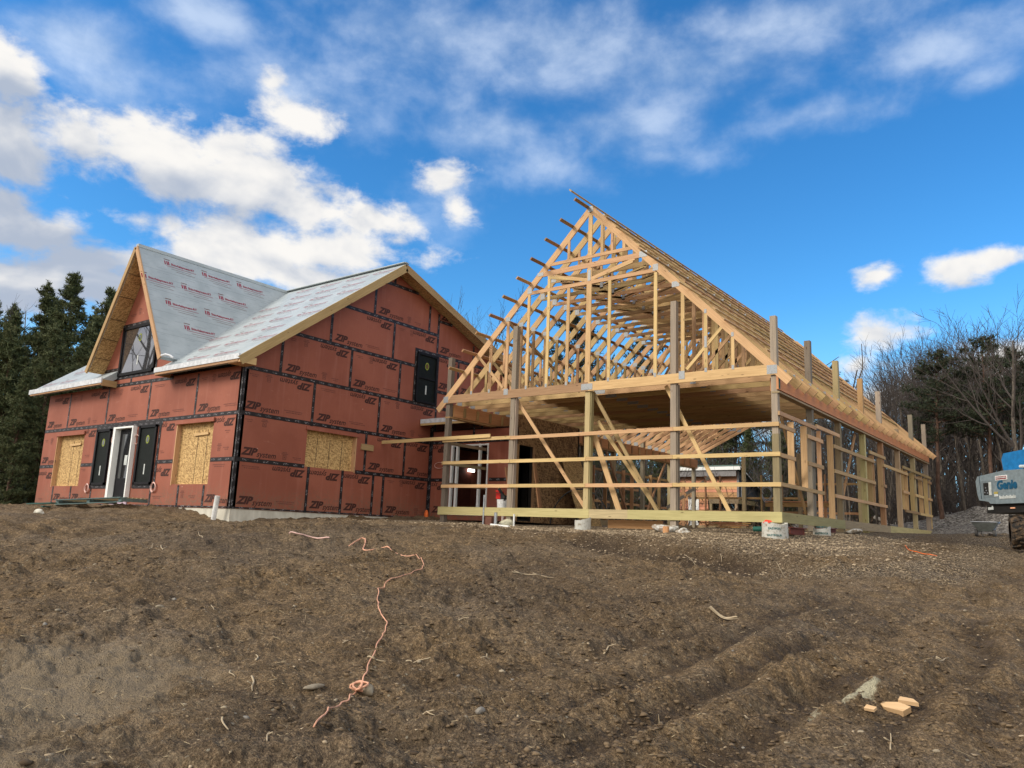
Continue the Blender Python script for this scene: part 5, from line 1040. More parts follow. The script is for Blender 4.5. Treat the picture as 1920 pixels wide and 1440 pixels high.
RK = [(1.98, -12.42, 0.07), (1.99, -12.6, 0.05), (1.5, -11.56, 0.05), (1.61, -11.55, 0.03), (0.69, -12.88, 0.1), (1.08, -13.0, 0.04), (-0.88, -8.72, 0.04), (0.01, -9.76, 0.04), (0.11, -3.9, 0.06), (1.37, -3.7, 0.05), (4.17, -10.77, 0.04), (4.69, -10.95, 0.04), (3.55, -11.42, 0.03), (0.33, -13.75, 0.03), (-4.75, -12.07, 0.06), (-2.38, -12.33, 0.05), (-2.28, -12.54, 0.07), (0.75, -13.71, 0.04), (0.89, -13.63, 0.05), (-2.7, -10.67, 0.05), (4.13, -5.42, 0.05), (2.76, -9.62, 0.03), (0.9, -11.94, 0.04), (-2.85, -13.3, 0.05), (-2.38, -13.61, 0.05), (-1.42, -11.49, 0.05), (1.58, -13.37, 0.03), (1.31, -11.9, 0.03), (1.84, -13.14, 0.03), (3.81, -11.28, 0.03)]
for i, (x, y, r) in enumerate(RK):
    r *= .55; lab = 'rounded pale stone, largest on the near mud right of the cord' if i == 0 else 'small pale stone half sunk in the bare mud slope'
    if i == 4: blob('stone', 'long flat pale stone left of the cord knot', 'stone', (x, y, H(x, y)+.01), (.11, .035, .02), STONE, i, .3)
    else: blob('stone', lab, 'stone', (x, y, H(x, y)-r*.05), (r*1.2, r*.8, r*.65), STONE if i % 3 else STONE2, i, .3, None if i == 0 else 'small stones on the mud', n=2)
simple('split_wood', 'fresh orange split wood chunk lying on the mud at lower right', 'wood chunk', lambda m: (m.prism([(0, 0), (.13, -.03), (.19, .03), (.11, .07), (-.03, .05)], (4.16, -10.02, H(4.2, -9.95)+.02), (1, .3, 0), (-.3, 1, .5), (0, -.5, 1), .045), m.prism([(.08, .06), (.22, .04), (.19, .1), (.1, .12)], (4.18, -9.98, H(4.2, -9.95)+.05), (1, .3, 0), (-.3, 1, .3), (0, -.3, 1), .03)), wood('split fresh wood', (.74, .50, .28), (.55, .33, .16)))
simple('wood_chip', 'small fresh wood chip on the mud left of the split chunk', 'wood chip', lambda m: m.prism([(0, 0), (.07, -.01), (.09, .03), (.02, .05)], (4.08, -10.3, H(4.1, -10.28)+.03), (1, .2, 0), (-.2, 1, .4), (0, -.4, 1), .02), MATS['split fresh wood'])
simple('string_line', 'thin bright orange string lying on the gravel edge right of the barn', 'string', lambda m: m.tube(onground([(1.9, 2.6), (2.15, 1.71), (2.5, 1.5), (2.72, 1.46)], .012), .008, 5), ORG)
# stuff nobody could count
def scatter(name, n, mt, region, size, seed, dens=None, sub=0):
    rg = np.random.default_rng(seed); phi = (1+5**.5)/2
    ico = np.array([(-1, phi, 0), (1, phi, 0), (-1, -phi, 0), (1, -phi, 0), (0, -1, phi), (0, 1, phi), (0, -1, -phi), (0, 1, -phi), (phi, 0, -1), (phi, 0, 1), (-phi, 0, -1), (-phi, 0, 1)])/1.9
    fc = np.array([(0, 11, 5), (0, 5, 1), (0, 1, 7), (0, 7, 10), (0, 10, 11), (1, 5, 9), (5, 11, 4), (11, 10, 2), (10, 7, 6), (7, 1, 8), (3, 9, 4), (3, 4, 2), (3, 2, 6), (3, 6, 8), (3, 8, 9), (4, 9, 5), (2, 4, 11), (6, 2, 10), (8, 6, 7), (9, 8, 1)])
    x, y = region(rg, n*2)
    if dens is not None: k = rg.random(len(x)) < dens(x, y); x, y = x[k], y[k]
    x, y = x[:n], y[:n]; n = len(x); z = height(x, y); d = np.hypot(x-CX, y-CY)
    s = size[0]*(size[1]/size[0])**(rg.random(n)**2.2)
    V = ico[None]*(1+.9*(rg.random((n, 12, 1))-.5))*np.stack([s*(.7+.7*rg.random(n)), s*(.7+.7*rg.random(n)), s*(.3+.35*rg.random(n))], -1)[:, None]
    a = rg.random(n)*6.28; c, q = np.cos(a)[:, None], np.sin(a)[:, None]
    V = np.stack([V[..., 0]*c-V[..., 1]*q, V[..., 0]*q+V[..., 1]*c, V[..., 2]], -1)+np.stack([x, y, z+s*.12], -1)[:, None]
    Fs = (fc[None]+12*np.arange(n)[:, None, None]).reshape(-1, 3)
    me = bpy.data.meshes.new(name); me.vertices.add(n*12); me.vertices.foreach_set('co', V.astype(np.float32).ravel()); me.loops.add(len(Fs)*3); me.loops.foreach_set('vertex_index', Fs.ravel().astype(np.int32))
    me.polygons.add(len(Fs)); me.polygons.foreach_set('loop_start', (np.arange(len(Fs))*3).astype(np.int32)); me.update(calc_edges=True)
    at = me.attributes.new('tint', 'FLOAT', 'FACE'); at.data.foreach_set('value', np.repeat(rg.random(n), 20).astype(np.float32)); me.materials.append(mt)
    o = bpy.data.objects.new(name, me); COL.objects.link(o); return tag(o, kind='stuff')
def fan(s0, s1, half):
    def f(rg, n):
        s = s0+(s1-s0)*rg.random(n)**1.0; t = (rg.random(n)*2-1)*half*s; return CX+FHX*s+FHY*t, CY+FHY*s-FHX*t
    return f
CLOD = material('soil clod', lambda nt, b: nt.put(b.inputs['Base Color'], nt.mix(nt.attr('tint'), (.06, .040, .024), (.20, .14, .082))), rough=.95)
PEB = material('mixed pebbles', lambda nt, b: nt.put(b.inputs['Base Color'], nt.mix(nt.attr('tint'), (.15, .105, .065), (.46, .36, .24))), rough=.85)
scatter('soil_clods', 34000, CLOD, fan(3.6, 17, .78), (.004, .028), 5, lambda x, y: np.clip(.35+1.6*fbm(x, y, .7, 3, 91), .03, 1)*np.clip(pad(x, y)-.8, 0, 1))
scatter('pebbles', 26000, PEB, lambda rg, n: (rg.uniform(-11, 3.5, n), rg.uniform(-4.6, 4, n)), (.008, .032), 6, lambda x, y: np.clip(1.25-(pad(x, y))/2.6, 0, 1)*(1-((x < -.3) & (y > 1.2))))
scatter('scattered_pebbles', 3000, PEB, fan(3.6, 17, .78), (.004, .020), 7)
def slivers(n, seed):
    rg = np.random.default_rng(seed); x, y = fan(3.6, 18, .78)(rg, n); k = rg.random(n) < np.clip(.45+1.3*fbm(x, y, .45, 3, 131), .05, 1); x, y = x[k], y[k]; n = len(x)
    a = rg.random(n)*6.283; L = .008+.045*rg.random(n)**3; w_ = .0012+.0025*rg.random(n); z = height(x, y)+.006; P = np.stack([x, y, z], -1); d_ = np.stack([np.cos(a), np.sin(a), rg.normal(0, .25, n)], -1)*L[:, None]; q = np.stack([-np.sin(a), np.cos(a), np.zeros(n)], -1)*w_[:, None]; u = np.array([0, 0, 1.])*w_[:, None]*1.2
    V = np.stack([P-d_-q, P-d_+q, P-d_*.9+u, P+d_-q, P+d_+q, P+d_*.9+u], 1).reshape(-1, 3); T = np.array([(0, 3, 5), (0, 5, 2), (1, 2, 5), (1, 5, 4), (0, 2, 1), (3, 4, 5)])
    Fs = (T[None]+6*np.arange(n)[:, None, None]).reshape(-1, 3); me = bpy.data.meshes.new('wood_slivers'); me.vertices.add(len(V)); me.vertices.foreach_set('co', V.astype(np.float32).ravel()); me.loops.add(Fs.size); me.loops.foreach_set('vertex_index', Fs.ravel().astype(np.int32)); me.polygons.add(len(Fs)); me.polygons.foreach_set('loop_start', (np.arange(len(Fs))*3).astype(np.int32)); me.update(calc_edges=True)
    me.materials.append(material('dry straw', color=(.38, .29, .17), rough=.9)); o = bpy.data.objects.new('wood_slivers', me); COL.objects.link(o); tag(o, kind='stuff')
slivers(6500, 9)
# ------------------------------------------------------------------ wheelbarrow and lift
wbx, wby = 2.75, 8.9; wbz = H(wbx, wby)
wbar = thing('wheelbarrow', 'grey steel wheelbarrow with two wheels in front of the gravel heap', 'wheelbarrow', (wbx, wby, wbz)); wbar.scale = (.82, .82, .8)
mb = MB(); A = [(-.38, -.3, .50), (.38, -.3, .50), (.38, .5, .52), (-.38, .5, .52)]; B = [(-.20, -.12, .18), (.20, -.12, .18), (.20, .32, .18), (-.20, .32, .18)]
for i in range(4): j = (i+1) % 4; mb.face([B[i], B[j], A[j], A[i]]); mb.face([tuple(Vector(p)*.97+Vector((0, 0, .015))) for p in (A[i], A[j], B[j], B[i])])
mb.face(B[::-1]); 
q = mb.build('tray', material('dull galvanised tray', color=(.20, .22, .21), rough=.5, metal=.3)); q.parent = wbar
mb = MB(); mb.tube([A[0], A[1], A[2], A[3], A[0]], .014, 6); q = mb.build('rim', STEEL); q.parent = wbar
for s in (-1, 1):
    mb = MB(); mb.cyl((s*.27-.04, -.05, .12), (s*.27+.04, -.05, .12), .125, n=18); q = mb.build('wheel', material('grey tyre', color=(.09, .085, .08))); q.parent = wbar
    mb = MB(); mb.cyl((s*.27-.045, -.05, .12), (s*.27+.045, -.05, .12), .05, n=12); q2 = mb.build('rim', STONE2); q2.parent = q
    mb = MB(); mb.tube([(s*.18, .7, .0), (s*.2, .5, .2), (s*.2, -.05, .14)], .014, 6); mb.tube([(s*.22, .2, .19), (s*.3, .7, .45), (s*.33, 1.1, .55)], .015, 6); q = mb.build('frame', STEEL); q.parent = wbar
LX_, LY_ = 3.03, 5.3; LZ = -.31
lift = thing('aerial_lift', 'grey and blue boom lift with a big lugged tyre parked at the right edge', 'boom lift', (LX_, LY_, LZ)); lift.rotation_euler = (0, 0, R(-50)); lift.scale = (.81, .81, .79)
LGREY = material('light grey paint', color=(.20, .245, .265), rough=.35, spec=.5); LBLUE = material('bright blue paint', color=(.012, .17, .42), rough=.3, spec=.5)
def lp(mb, name, mats, par=lift, **k): o = mb.build(name, mats, **k); o.parent = par; return o
mb = MB(); mb.prism([(.12, 1.42), (.55, 1.36), (.62, 1.30), (.98, 1.28), (3.3, 1.26), (3.3, 2.20), (1.3, 2.25), (.10, 2.15), (0, 2.0), (.05, 1.6)], (0, 0, 0), (1, 0, 0), (0, 0, 1), (0, -1, 0), 2.2); body = lp(mb, 'cowling', LGREY, bevel=.06)
mb = MB(); mb.beam((.245, -.004, 1.45), (.20, -.004, 2.17), .015, .012, (0, -1, 0)); lp(mb, 'panel_joint', material('dark blue grey groove', color=(.03, .06, .08)), body)
mb = MB(); mb.prism([(.33, 1.47), (.82, 1.47), (.78, 1.98), (.26, 2.0)], (0, -.006, 0), (1, 0, 0), (0, 0, 1), (0, -1, 0), .01); lp(mb, 'vent_recess', material('recess grey', color=(.17, .205, .22), rough=.4), body)
mb = MB(); mb.box((.385, -.02, 1.57), (.62, -.008, 1.93)); vv = lp(mb, 'engine_grille', BLK, body)
mb = MB()
for a, b in ((.42, 1.62), (.5, 1.68), (.55, 1.6), (.47, 1.76)): mb.box((a, -.03, b), (a+.05, -.021, b+.04))
lp(mb, 'hose_fitting', STEEL, body)
mb = MB(); mb.box((.63, -.02, 1.55), (.74, -.009, 1.94)); mb.box((.85, -.02, 1.50), (1.02, -.006, 1.57), mi=0); lp(mb, 'decal', [STICKW], body)
mb = MB(); mb.box((.85, -.021, 1.575), (1.01, -.007, 1.64)); lp(mb, 'decal', material('yellow decal', color=(.45, .36, .10)), body)
mb = MB(); mb.box((.95, -.02, 1.975), (1.47, -.006, 2.105)); sg = lp(mb, 'sign_plate', WHITE, body)
mb = MB(); mb.box((.975, -.026, 1.995), (1.445, -.0205, 2.085)); lp(mb, 'red_field', material('dark red field', color=(.25, .03, .04)), sg)
mb = MB()
for i in range(11): mb.box((.99+i*.041, -.03, 2.02+.004*(i % 2)), (1.015+i*.041, -.0265, 2.065))
lp(mb, 'worn_lettering', STICKW, sg)
gt = text2d('Genie', .36, .12, .018); mb = MB(); put_text(mb, gt, (.97, -.012, 1.71), (1, 0, 0), (0, 0, 1)); lp(mb, 'printed_lettering', material('blue lettering', color=(.008, .085, .17)), body)
mb = MB()
for i in range(14): mb.box((1.07+i*.05, -.014, 1.42), (1.107+i*.05, -.006, 1.42+(.075 if i % 3 else .1)))
lp(mb, 'worn_lettering', STICKW, body)
mb = MB(); mb.box((.3, .1, 1.02), (3.2, 2.1, 1.3)); ch = lp(mb, 'counterweight', BLK, bevel=.03)
mb = MB(); mb.box((.38, .08, 1.12), (.62, .095, 1.2)); mb.box((.56, .08, 1.2), (.6, .095, 1.24)); lp(mb, 'worn_lettering', STICKW, ch)
mb = MB(); mb.box((1.38, .07, 1.13), (1.57, .09, 1.17)); lp(mb, 'reflector', material('orange reflector', color=(.85, .42, .25)), ch)
mb = MB(); mb.prism([(.30, 2.36), (.42, 2.30), (5.0, 2.24), (5.4, 2.95), (1.5, 2.92), (.34, 2.88), (.24, 2.7)], (0, .7, 0), (1, 0, 0), (0, 0, 1), (0, -1, 0), .5); bm_ = lp(mb, 'boom', LBLUE, bevel=.05)
mb = MB(); mb.box((1.45, .685, 2.55), (1.95, .699, 2.72)); lp(mb, 'decal', material('brown decal', color=(.12, .06, .03)), bm_)
mb = MB(); mb.cyl((1.2, .6, 2.40), (3.2, .55, 2.30), .05); lp(mb, 'hydraulic_ram', STICKW, bm_)
mb = MB(); mb.box((.95, .75, 2.2), (1.5, 1.15, 2.42)); mb.cyl((1.25, .9, 1.2), (1.25, .9, 2.3), .25); lp(mb, 'turret', LBLUE)
mb = MB(); mb.box((.30, 1.0, 2.14), (.72, 1.2, 2.2)); mb.cyl((.45, 1.1, 2.18), (.45, 1.1, 2.38), .08, .06, n=12); lp(mb, 'beacon', material('dull orange lens', color=(.45, .07, .03), rough=.3))
mb = MB(); mb.box((1.2, .5, .42), (3.3, 1.9, .85)); mb.cyl((2.2, 1.1, .8), (2.2, 1.1, 1.1), .5, n=24); lp(mb, 'chassis', LBLUE, bevel=.02)
for (x, y) in ((1.62, .1), (1.6, 2.2), (3.9, .1), (3.9, 2.2)):
    mb = MB(); n = 30; w2 = .21; r = .48; ax = Vector((.5, .866, 0)); rd = Vector((.866, -.5, 0)); c = Vector((x, y, r-.02))
    pr = [(-w2, r*.62), (-w2, r*.9), (-w2*.8, r*.97), (w2*.8, r*.97), (w2, r*.9), (w2, r*.62)]
    ring_ = lambda k: [c+ax*p[0]+(rd*math.cos(2*math.pi*k/n)+Vector((0, 0, 1))*math.sin(2*math.pi*k/n))*p[1] for p in pr]
    for k in range(n):
        A_, B_ = ring_(k), ring_(k+1)
        for i in range(5): mb.face([A_[i], A_[i+1], B_[i+1], B_[i]])
    for k in range(22):
        a = 2*math.pi*k/22; d_ = rd*math.cos(a)+Vector((0, 0, 1))*math.sin(a); a2 = a+.22; d2 = rd*math.cos(a2)+Vector((0, 0, 1))*math.sin(a2); s = 1 if k % 2 else -1
        mb.beam(c+d_*(r*.99)+ax*s*w2*.98, c+d2*(r*.99)-ax*s*w2*.1, .055, .05, d_)
    ty = lp(mb, 'wheel', material('muddy black rubber', lambda nt, b: nt.put(b.inputs['Base Color'], nt.mix(nt.step(nt.noise(nt.tc('Object'), 9, 5, .7), .42, .62), (.022, .02, .018), (.13, .085, .05))), rough=.9))
    mb = MB(); mb.cyl(c-ax*w2*.5, c+ax*w2*.5, r*.63, n=20); lp(mb, 'rim', LBLUE, ty)
# ------------------------------------------------------------------ trees
class Fast:
    """collects tapered limbs as numpy strips"""
    def __init__(s): s.V = []; s.F = []; s.n = 0
    def limb(s, P, r0, r1, k):
        P = np.asarray(P); m_ = len(P); T = np.gradient(P, axis=0); T /= np.linalg.norm(T, axis=1)[:, None]+1e-9
        ref = np.array([.3, .5, .8]) if abs(T[0] @ np.array([.3, .5, .8])) < .9 else np.array([1., 0, 0])
        x = np.cross(T, ref); x /= np.linalg.norm(x, axis=1)[:, None]+1e-9; y = np.cross(T, x)
        a = np.arange(k)*2*np.pi/k; r = np.linspace(r0, r1, m_)[:, None, None]
        V = P[:, None]+r*(x[:, None]*np.cos(a)[None, :, None]+y[:, None]*np.sin(a)[None, :, None])
        s.V.append(V.reshape(-1, 3)); i = np.arange(m_-1)[:, None]*k; j = np.arange(k)[None]; j2 = (j+1) % k
        s.F.append((np.stack([i+j, i+j2, i+k+j2, i+k+j], -1).reshape(-1, 4)+s.n)); s.n += m_*k
    def mesh(s, name, mt, smooth=False):
        V = np.concatenate(s.V).astype(np.float32); Fc = np.concatenate(s.F).astype(np.int32); q = Fc.shape[1]
        me = bpy.data.meshes.new(name); me.vertices.add(len(V)); me.vertices.foreach_set('co', V.ravel()); me.loops.add(Fc.size); me.loops.foreach_set('vertex_index', Fc.ravel())
        me.polygons.add(len(Fc)); me.polygons.foreach_set('loop_start', (np.arange(len(Fc))*q).astype(np.int32)); me.update(calc_edges=True)
        if smooth: me.polygons.foreach_set('use_smooth', np.ones(len(Fc), bool))
        me.materials.append(mt); return me
def bare_meshes(seed, h=15., spread=.5, lean=0., fork=.45, dense=1., kids=(7, 6, 4)):
    rg = np.random.default_rng(seed); trunk = Fast(); crown = Fast()
    def path(p, d, L, n, wob, up):
        P = [p]; d = d/np.linalg.norm(d)
        for i in range(n):
            d = d+rg.normal(0, wob, 3)+np.array([0, 0, up]); d /= np.linalg.norm(d); P.append(P[-1]+d*L/n)
        return np.array(P), d
    R0_ = h*.0125*(.8+.5*rg.random())
    P, d = path(np.array([0., 0, -.3]), np.array([lean, lean*.3, 1.]), h*.9, 12, .045, .03)
    trunk.limb(P, R0_, R0_*.16, 8)
    def grow(P, r0, r1, L, lev):
        m_ = len(P); nk = kids[lev]; nk = max(2, int(nk*(.75+.5*rg.random())*dense))
        lo = (fork if lev == 0 else .22)
        for q in range(nk):
            t = lo+(1-lo)*(q+rg.random())/nk; i = min(int(t*(m_-1)), m_-2); f = t*(m_-1)-i; p = P[i]*(1-f)+P[i+1]*f
            ax = P[i+1]-P[i]; ax /= np.linalg.norm(ax); sd_ = rg.normal(0, 1, 3); sd_ -= ax*(sd_ @ ax); sd_ /= np.linalg.norm(sd_)
            rr = (r0+(r1-r0)*t)*(.55+.2*rg.random()); ang = spread*(.8+.6*rg.random())*(1.15 if lev == 0 else 1)
            dd = ax*math.cos(ang)+sd_*math.sin(ang); LL = L*(.42+.25*rg.random())*(1.2-.55*t)
            Q, _ = path(p, dd, LL, 6 if lev < 2 else 3, .10, .05 if lev else .07); rr = max(rr, .012)
            crown.limb(Q, rr, max(rr*.25, .006), 5 if lev == 0 else (4 if lev == 1 else 3))
            if lev < len(kids)-1: grow(Q, rr, rr*.25, LL, lev+1)
    grow(P, R0_, R0_*.16, h*.8, 0)
    return trunk, crown
def bare_tree(mesh_pair, label, loc, rot, sc, group=None, name='bare_tree'):
    t = thing(name, label, 'tree', loc, group); t.rotation_euler = (0, 0, rot); t.scale = (sc,)*3
    for nme, me in (('trunk', mesh_pair[0]), ('crown', mesh_pair[1])):
        o = bpy.data.objects.new(nme, me); COL.objects.link(o); o.parent = t
    return t
TWIG = material('grey brown twig', color=(.075, .062, .055), rough=.95)
BT = []
for sd_s, kw in ((1, dict(h=15, spread=.42)), (2, dict(h=16, spread=.36, fork=.35)), (3, dict(h=14, spread=.5, lean=.06)), (4, dict(h=17, spread=.33, fork=.5)), (5, dict(h=13, spread=.55, fork=.3)), (6, dict(h=15, spread=.40, lean=-.08))):
    a, b = bare_meshes(sd_s, kids=(11, 6, 5), **kw); BT.append((a.mesh('trunk', BARK, True), b.mesh('crown', TWIG)))
NEED = material('dark pine needles', lambda nt, b: nt.put(b.inputs['Base Color'], nt.mix(nt.step(nt.noise(nt.tc('Object'), .9, 4, .6), .3, .7), nt.mix(nt.attr('tint'), (.034, .052, .022), (.10, .125, .05)), nt.mix(nt.attr('tint'), (.05, .064, .025), (.16, .165, .068)))), rough=.75)
def pine_meshes(seed, h=16., base=.08, rad=.23, shape=.8, gaps=.0, lean=0., tuft=1., up=.25):
    rg = np.random.default_rng(seed); trunk = Fast(); TV = []
    zt_ = np.linspace(-.4, h, 14); tx = np.cumsum(rg.normal(0, .05, 14))+zt_*lean; ty_ = np.cumsum(rg.normal(0, .05, 14)); P = np.stack([tx, ty_, zt_], -1); trunk.limb(P, h*.014, .03, 8)
    z = base*h
    while z < h*.99:
        f = (z-base*h)/(h*(1-base)); R_ = h*rad*((1-f)**shape)*(.35+.65*min(1, f*4+.3))+.25
        for q in range(rg.integers(4, 7)):
            if rg.random() < gaps: continue
            a = rg.random()*6.283; L = R_*(.6+.55*rg.random()); d0 = np.array([math.cos(a), math.sin(a), up*(.2+f)+rg.normal(0, .12)])
            p = np.array([np.interp(z, zt_, tx), np.interp(z, zt_, ty_), z]); Q = [p]; d = d0.copy(); n = 5
            for i in range(n): d = d+np.array([0, 0, .07])+rg.normal(0, .07, 3); d /= np.linalg.norm(d); Q.append(Q[-1]+d*L/n)
            Q = np.array(Q); trunk.limb(Q, .02+.012*L, .008, 4)
            nt_ = int((14+26*L)*tuft); tt = .18+.82*rg.random(nt_)**.7; ii = np.minimum((tt*n).astype(int), n-1); ff = (tt*n-ii)[:, None]; c = Q[ii]*(1-ff)+Q[ii+1]*ff
            side = rg.normal(0, 1, (nt_, 3))*np.array([1, 1, .35]); c = c+side*(.10+.12*L*(1-abs(tt-.5))[:, None]*.9)
            TV.append(c)
        z += h*.024*(.8+.5*rg.random())
    TV.append(np.stack([np.full(30, tx[-1]), np.full(30, ty_[-1]), h-.1+rg.random(30)*.5-.3], -1)+rg.normal(0, .08, (30, 3)))
    c = np.concatenate(TV); n = len(c); k = 5
    c = np.repeat(c, k, 0); N = len(c); dr = rg.normal(0, 1, (N, 3))+np.array([0, 0, .75]); dr /= np.linalg.norm(dr, axis=1)[:, None]; sd_ = np.cross(dr, rg.normal(0, 1, (N, 3))); sd_ /= np.linalg.norm(sd_, axis=1)[:, None]
    L = (.16+.16*rg.random(N))[:, None]; w_ = (.020+.022*rg.random(N))[:, None]
    V = np.stack([c-sd_*w_, c+sd_*w_, c+dr*L], 1).reshape(-1, 3)
    me = bpy.data.meshes.new('crown'); me.vertices.add(N*3); me.vertices.foreach_set('co', V.astype(np.float32).ravel()); me.loops.add(N*3); me.loops.foreach_set('vertex_index', np.arange(N*3, dtype=np.int32)); me.polygons.add(N); me.polygons.foreach_set('loop_start', (np.arange(N)*3).astype(np.int32)); me.update(calc_edges=True)
    at = me.attributes.new('tint', 'FLOAT', 'FACE'); at.data.foreach_set('value', np.repeat(rg.random(n), k).astype(np.float32)); me.materials.append(NEED)
    return trunk.mesh('trunk', BARKP, True), me
NEEDG = material('grey green pine needles', lambda nt, b: nt.put(b.inputs['Base Color'], nt.mix(nt.attr('tint'), (.018, .027, .016), (.058, .070, .036))), rough=.8)
PT = [pine_meshes(11, 16, .03, .26, .95, .15, tuft=1.05, up=.5), pine_meshes(12, 17, .03, .23, .95, .2, tuft=1.05, up=.6), pine_meshes(13, 14, .03, .28, .9, .15, tuft=1.05, up=.5),
      pine_meshes(14, 15, .50, .20, .5, .35, up=.15, lean=.02, tuft=.7), pine_meshes(15, 14, .48, .24, .5, .4, up=.1, lean=-.03, tuft=.7)]
def top_of(me):
    a = np.empty(len(me.vertices)*3, np.float32); me.vertices.foreach_get('co', a); return float(np.percentile(a[2::3], 99.9))
BIG = bare_meshes(77, 16, spread=.55, fork=.28, lean=-.05, kids=(10, 7, 6)); BT.append((BIG[0].mesh('trunk', BARK, True), BIG[1].mesh('crown', TWIG)))
for q_ in (3, 4): PT[q_][1].materials[0] = NEEDG
BH = [top_of(a[1]) for a in BT]; PH = [top_of(a[1]) for a in PT]
def azpos(px, dist):
    d_ = F+RR*((px-960)/FPX); d_ = Vector((d_.x, d_.y)).normalized(); return CP[0]+d_.x*dist, CP[1]+d_.y*dist
def at(px, dist): x, y = azpos(px, dist); return (x, y, float(base_h(np.array([x]), np.array([y]))[0]))
def hscale(px, dist, ytop, h):
    d_ = F+RR*((px-960)/FPX)-UU*((ytop-720)/FPX); z = CP[2]+d_.z/math.hypot(d_.x, d_.y)*dist; return (z-at(px, dist)[2])/h
# conifers left of the house
for i, (px, ds, yt, k, lab) in enumerate([(118, 50, 512, 0, 'tallest dense dark pine left of the house with an uneven top'), (62, 54, 528, 1, 'narrow topped pine beside the tallest pine on the left'), (196, 52, 540, 2, 'dense pine whose top shows just left of the steep gable'),
        (20, 47, 590, 2, 'lower dark pine at the left edge of the picture'), (160, 60, 585, 1, 'pine filling the gap behind the tallest pine'), (-30, 52, 560, 0, 'dark pine half outside the left edge'), (90, 44, 610, 1, 'lower bushy pine in front of the tallest pine'),
        (240, 58, 585, 0, 'pine hidden behind the steep gable'), (5, 62, 570, 1, 'farther pine showing between the left edge trees'), (145, 45, 640, 2, 'short dense pine behind the far left roof edge'), (-80, 48, 560, 1, 'dark pine left of the picture'), (45, 43, 690, 0, 'short dark pine in front on the far left'), (95, 56, 560, 2, 'dark pine between the two tallest left pines'), (220, 49, 600, 1, 'pine just left of the steep gable eave'), (175, 46, 660, 0, 'low pine above the far left eave')]):
    h = PH[k]; s = hscale(px, ds, yt, h); bare_tree(PT[k], lab, at(px, ds), i*1.3, s, 'pines left of the house', 'pine_tree')
bare_tree(BT[3], 'thin bare tree rising among the pines at the left edge', at(8, 57), 1., hscale(8, 57, 540, BH[3]), None)
bare_tree(BT[4], 'bare tree top showing above the back roof between house and barn', at(893, 62), 2., hscale(893, 62, 545, BH[4]))
bare_tree(BT[0], 'fine bare tree crown filling the gap between house roof and barn rafters', at(905, 55), 3.1, hscale(905, 55, 552, BH[0]))
bare_tree(BT[5], 'bare tree crown just above the right slope of the house roof', at(868, 58), .3, hscale(868, 58, 575, BH[5]))
# wood behind the barn and on the right
rg = np.random.default_rng(3)
for px, ds, yt, k, rot, lab in [(1902, 33, 455, 6, 2.4, 'large bare tree with spreading limbs at the right edge'), (1700, 44, 628, 5, .4, 'bare tree with fine upright twigs right of the last barn post'), (1765, 46, 600, 0, 1.9, 'bare tree rising behind the left pine of the right wood'), (1835, 47, 585, 1, .8, 'tall bare tree behind the broad pine on the right'), (1660, 50, 660, 3, 2.2, 'slim bare tree just above the far roof end'), (1885, 44, 560, 4, 5, 'bare tree between the broad pine and the right edge')]:
    h = BH[k]; bare_tree(BT[k], lab, at(px, ds), rot, hscale(px, ds, yt, h))
for px, ds, yt, k, rot, lab in [(1752, 36, 655, 3, 0, 'pine with a bare leaning trunk left of the lift'), (1855, 36.5, 632, 4, 1.2, 'broad dark pine behind the lift'), (1915, 39, 650, 3, 2.5, 'dark pine behind the large bare tree at the right edge'), (1560, 60, 690, 3, 4, 'pine behind the far posts of the barn'), (1085, 62, 585, 3, 3.4, 'pine seen through the middle of the roof trusses'), (1215, 60, 640, 4, .6, 'pine seen low through the right half of the roof trusses'), (1380, 58, 700, 4, 2, 'pine standing behind the raised shed'), (1320, 56, 720, 3, 1, 'dark pine left of the raised shed')]:
    h = PH[k]; bare_tree(PT[k], lab, at(px, ds), rot, hscale(px, ds, yt, h), None, 'pine_tree')
for px, ds, yt, k, rot, lab in [(1655+int(11*i), 45+(i*7) % 9, 640-int(22*math.sin(i*1.7)**2)-i*2, (i*5+1) % 6, i*1.1, None) for i in range(16)]:
    bare_tree(BT[k], 'slender bare tree in the dense wood right of the barn', at(px, ds), rot, hscale(px, ds, yt, BH[k]), 'bare trees right of the barn')
for i, (px, ds, yt, k) in enumerate([(1075, 50, 800, 0), (1130, 52, 790, 1), (1185, 49, 810, 2), (1235, 53, 770, 1), (1400, 53, 800, 0), (1460, 51, 790, 2), (1350, 55, 770, 1), (1520, 54, 800, 1), (1010, 50, 800, 2), (1290, 56, 760, 0), (1620, 52, 860, 2)]):
    bare_tree(PT[k], ('first', 'second', 'third', 'fourth', 'fifth', 'sixth', 'seventh', 'eighth', 'ninth', 'tenth', 'eleventh')[(1, 2, 3, 4, 7, 8, 6, 9, 0, 5, 10)[i]]+' from left of the low dark pines behind the barn', at(px, ds), i*1.7, hscale(px, ds, yt, PH[k]), 'low pines behind the barn', 'pine_tree')
for i in range(115):
    px = rg.uniform(840, 2060) if i > 30 else rg.uniform(1480, 2000); lo = 50 if px < 1500 else (40 if px < 1700 else 36); ds = lo+26*rg.random()**1.2
    yt = np.interp(px, [840, 1000, 1400, 1600, 1700, 1850, 2060], [640, 640, 700, 690, 650, 610, 560])+rg.uniform(-5, 90); k = int(rg.integers(0, 6)); h = BH[k]
    x, y, z = at(px, ds)
    if x > -16 and x < -9 and y < 32: continue
    bare_tree(BT[k], 'slender bare tree in the wood seen through or over the barn frame' if px < 1620 else 'slender bare tree in the dense wood right of the barn', (x, y, z), rg.uniform(0, 6.28), hscale(px, ds, yt, h), 'bare trees behind the barn' if px < 1620 else 'bare trees right of the barn')
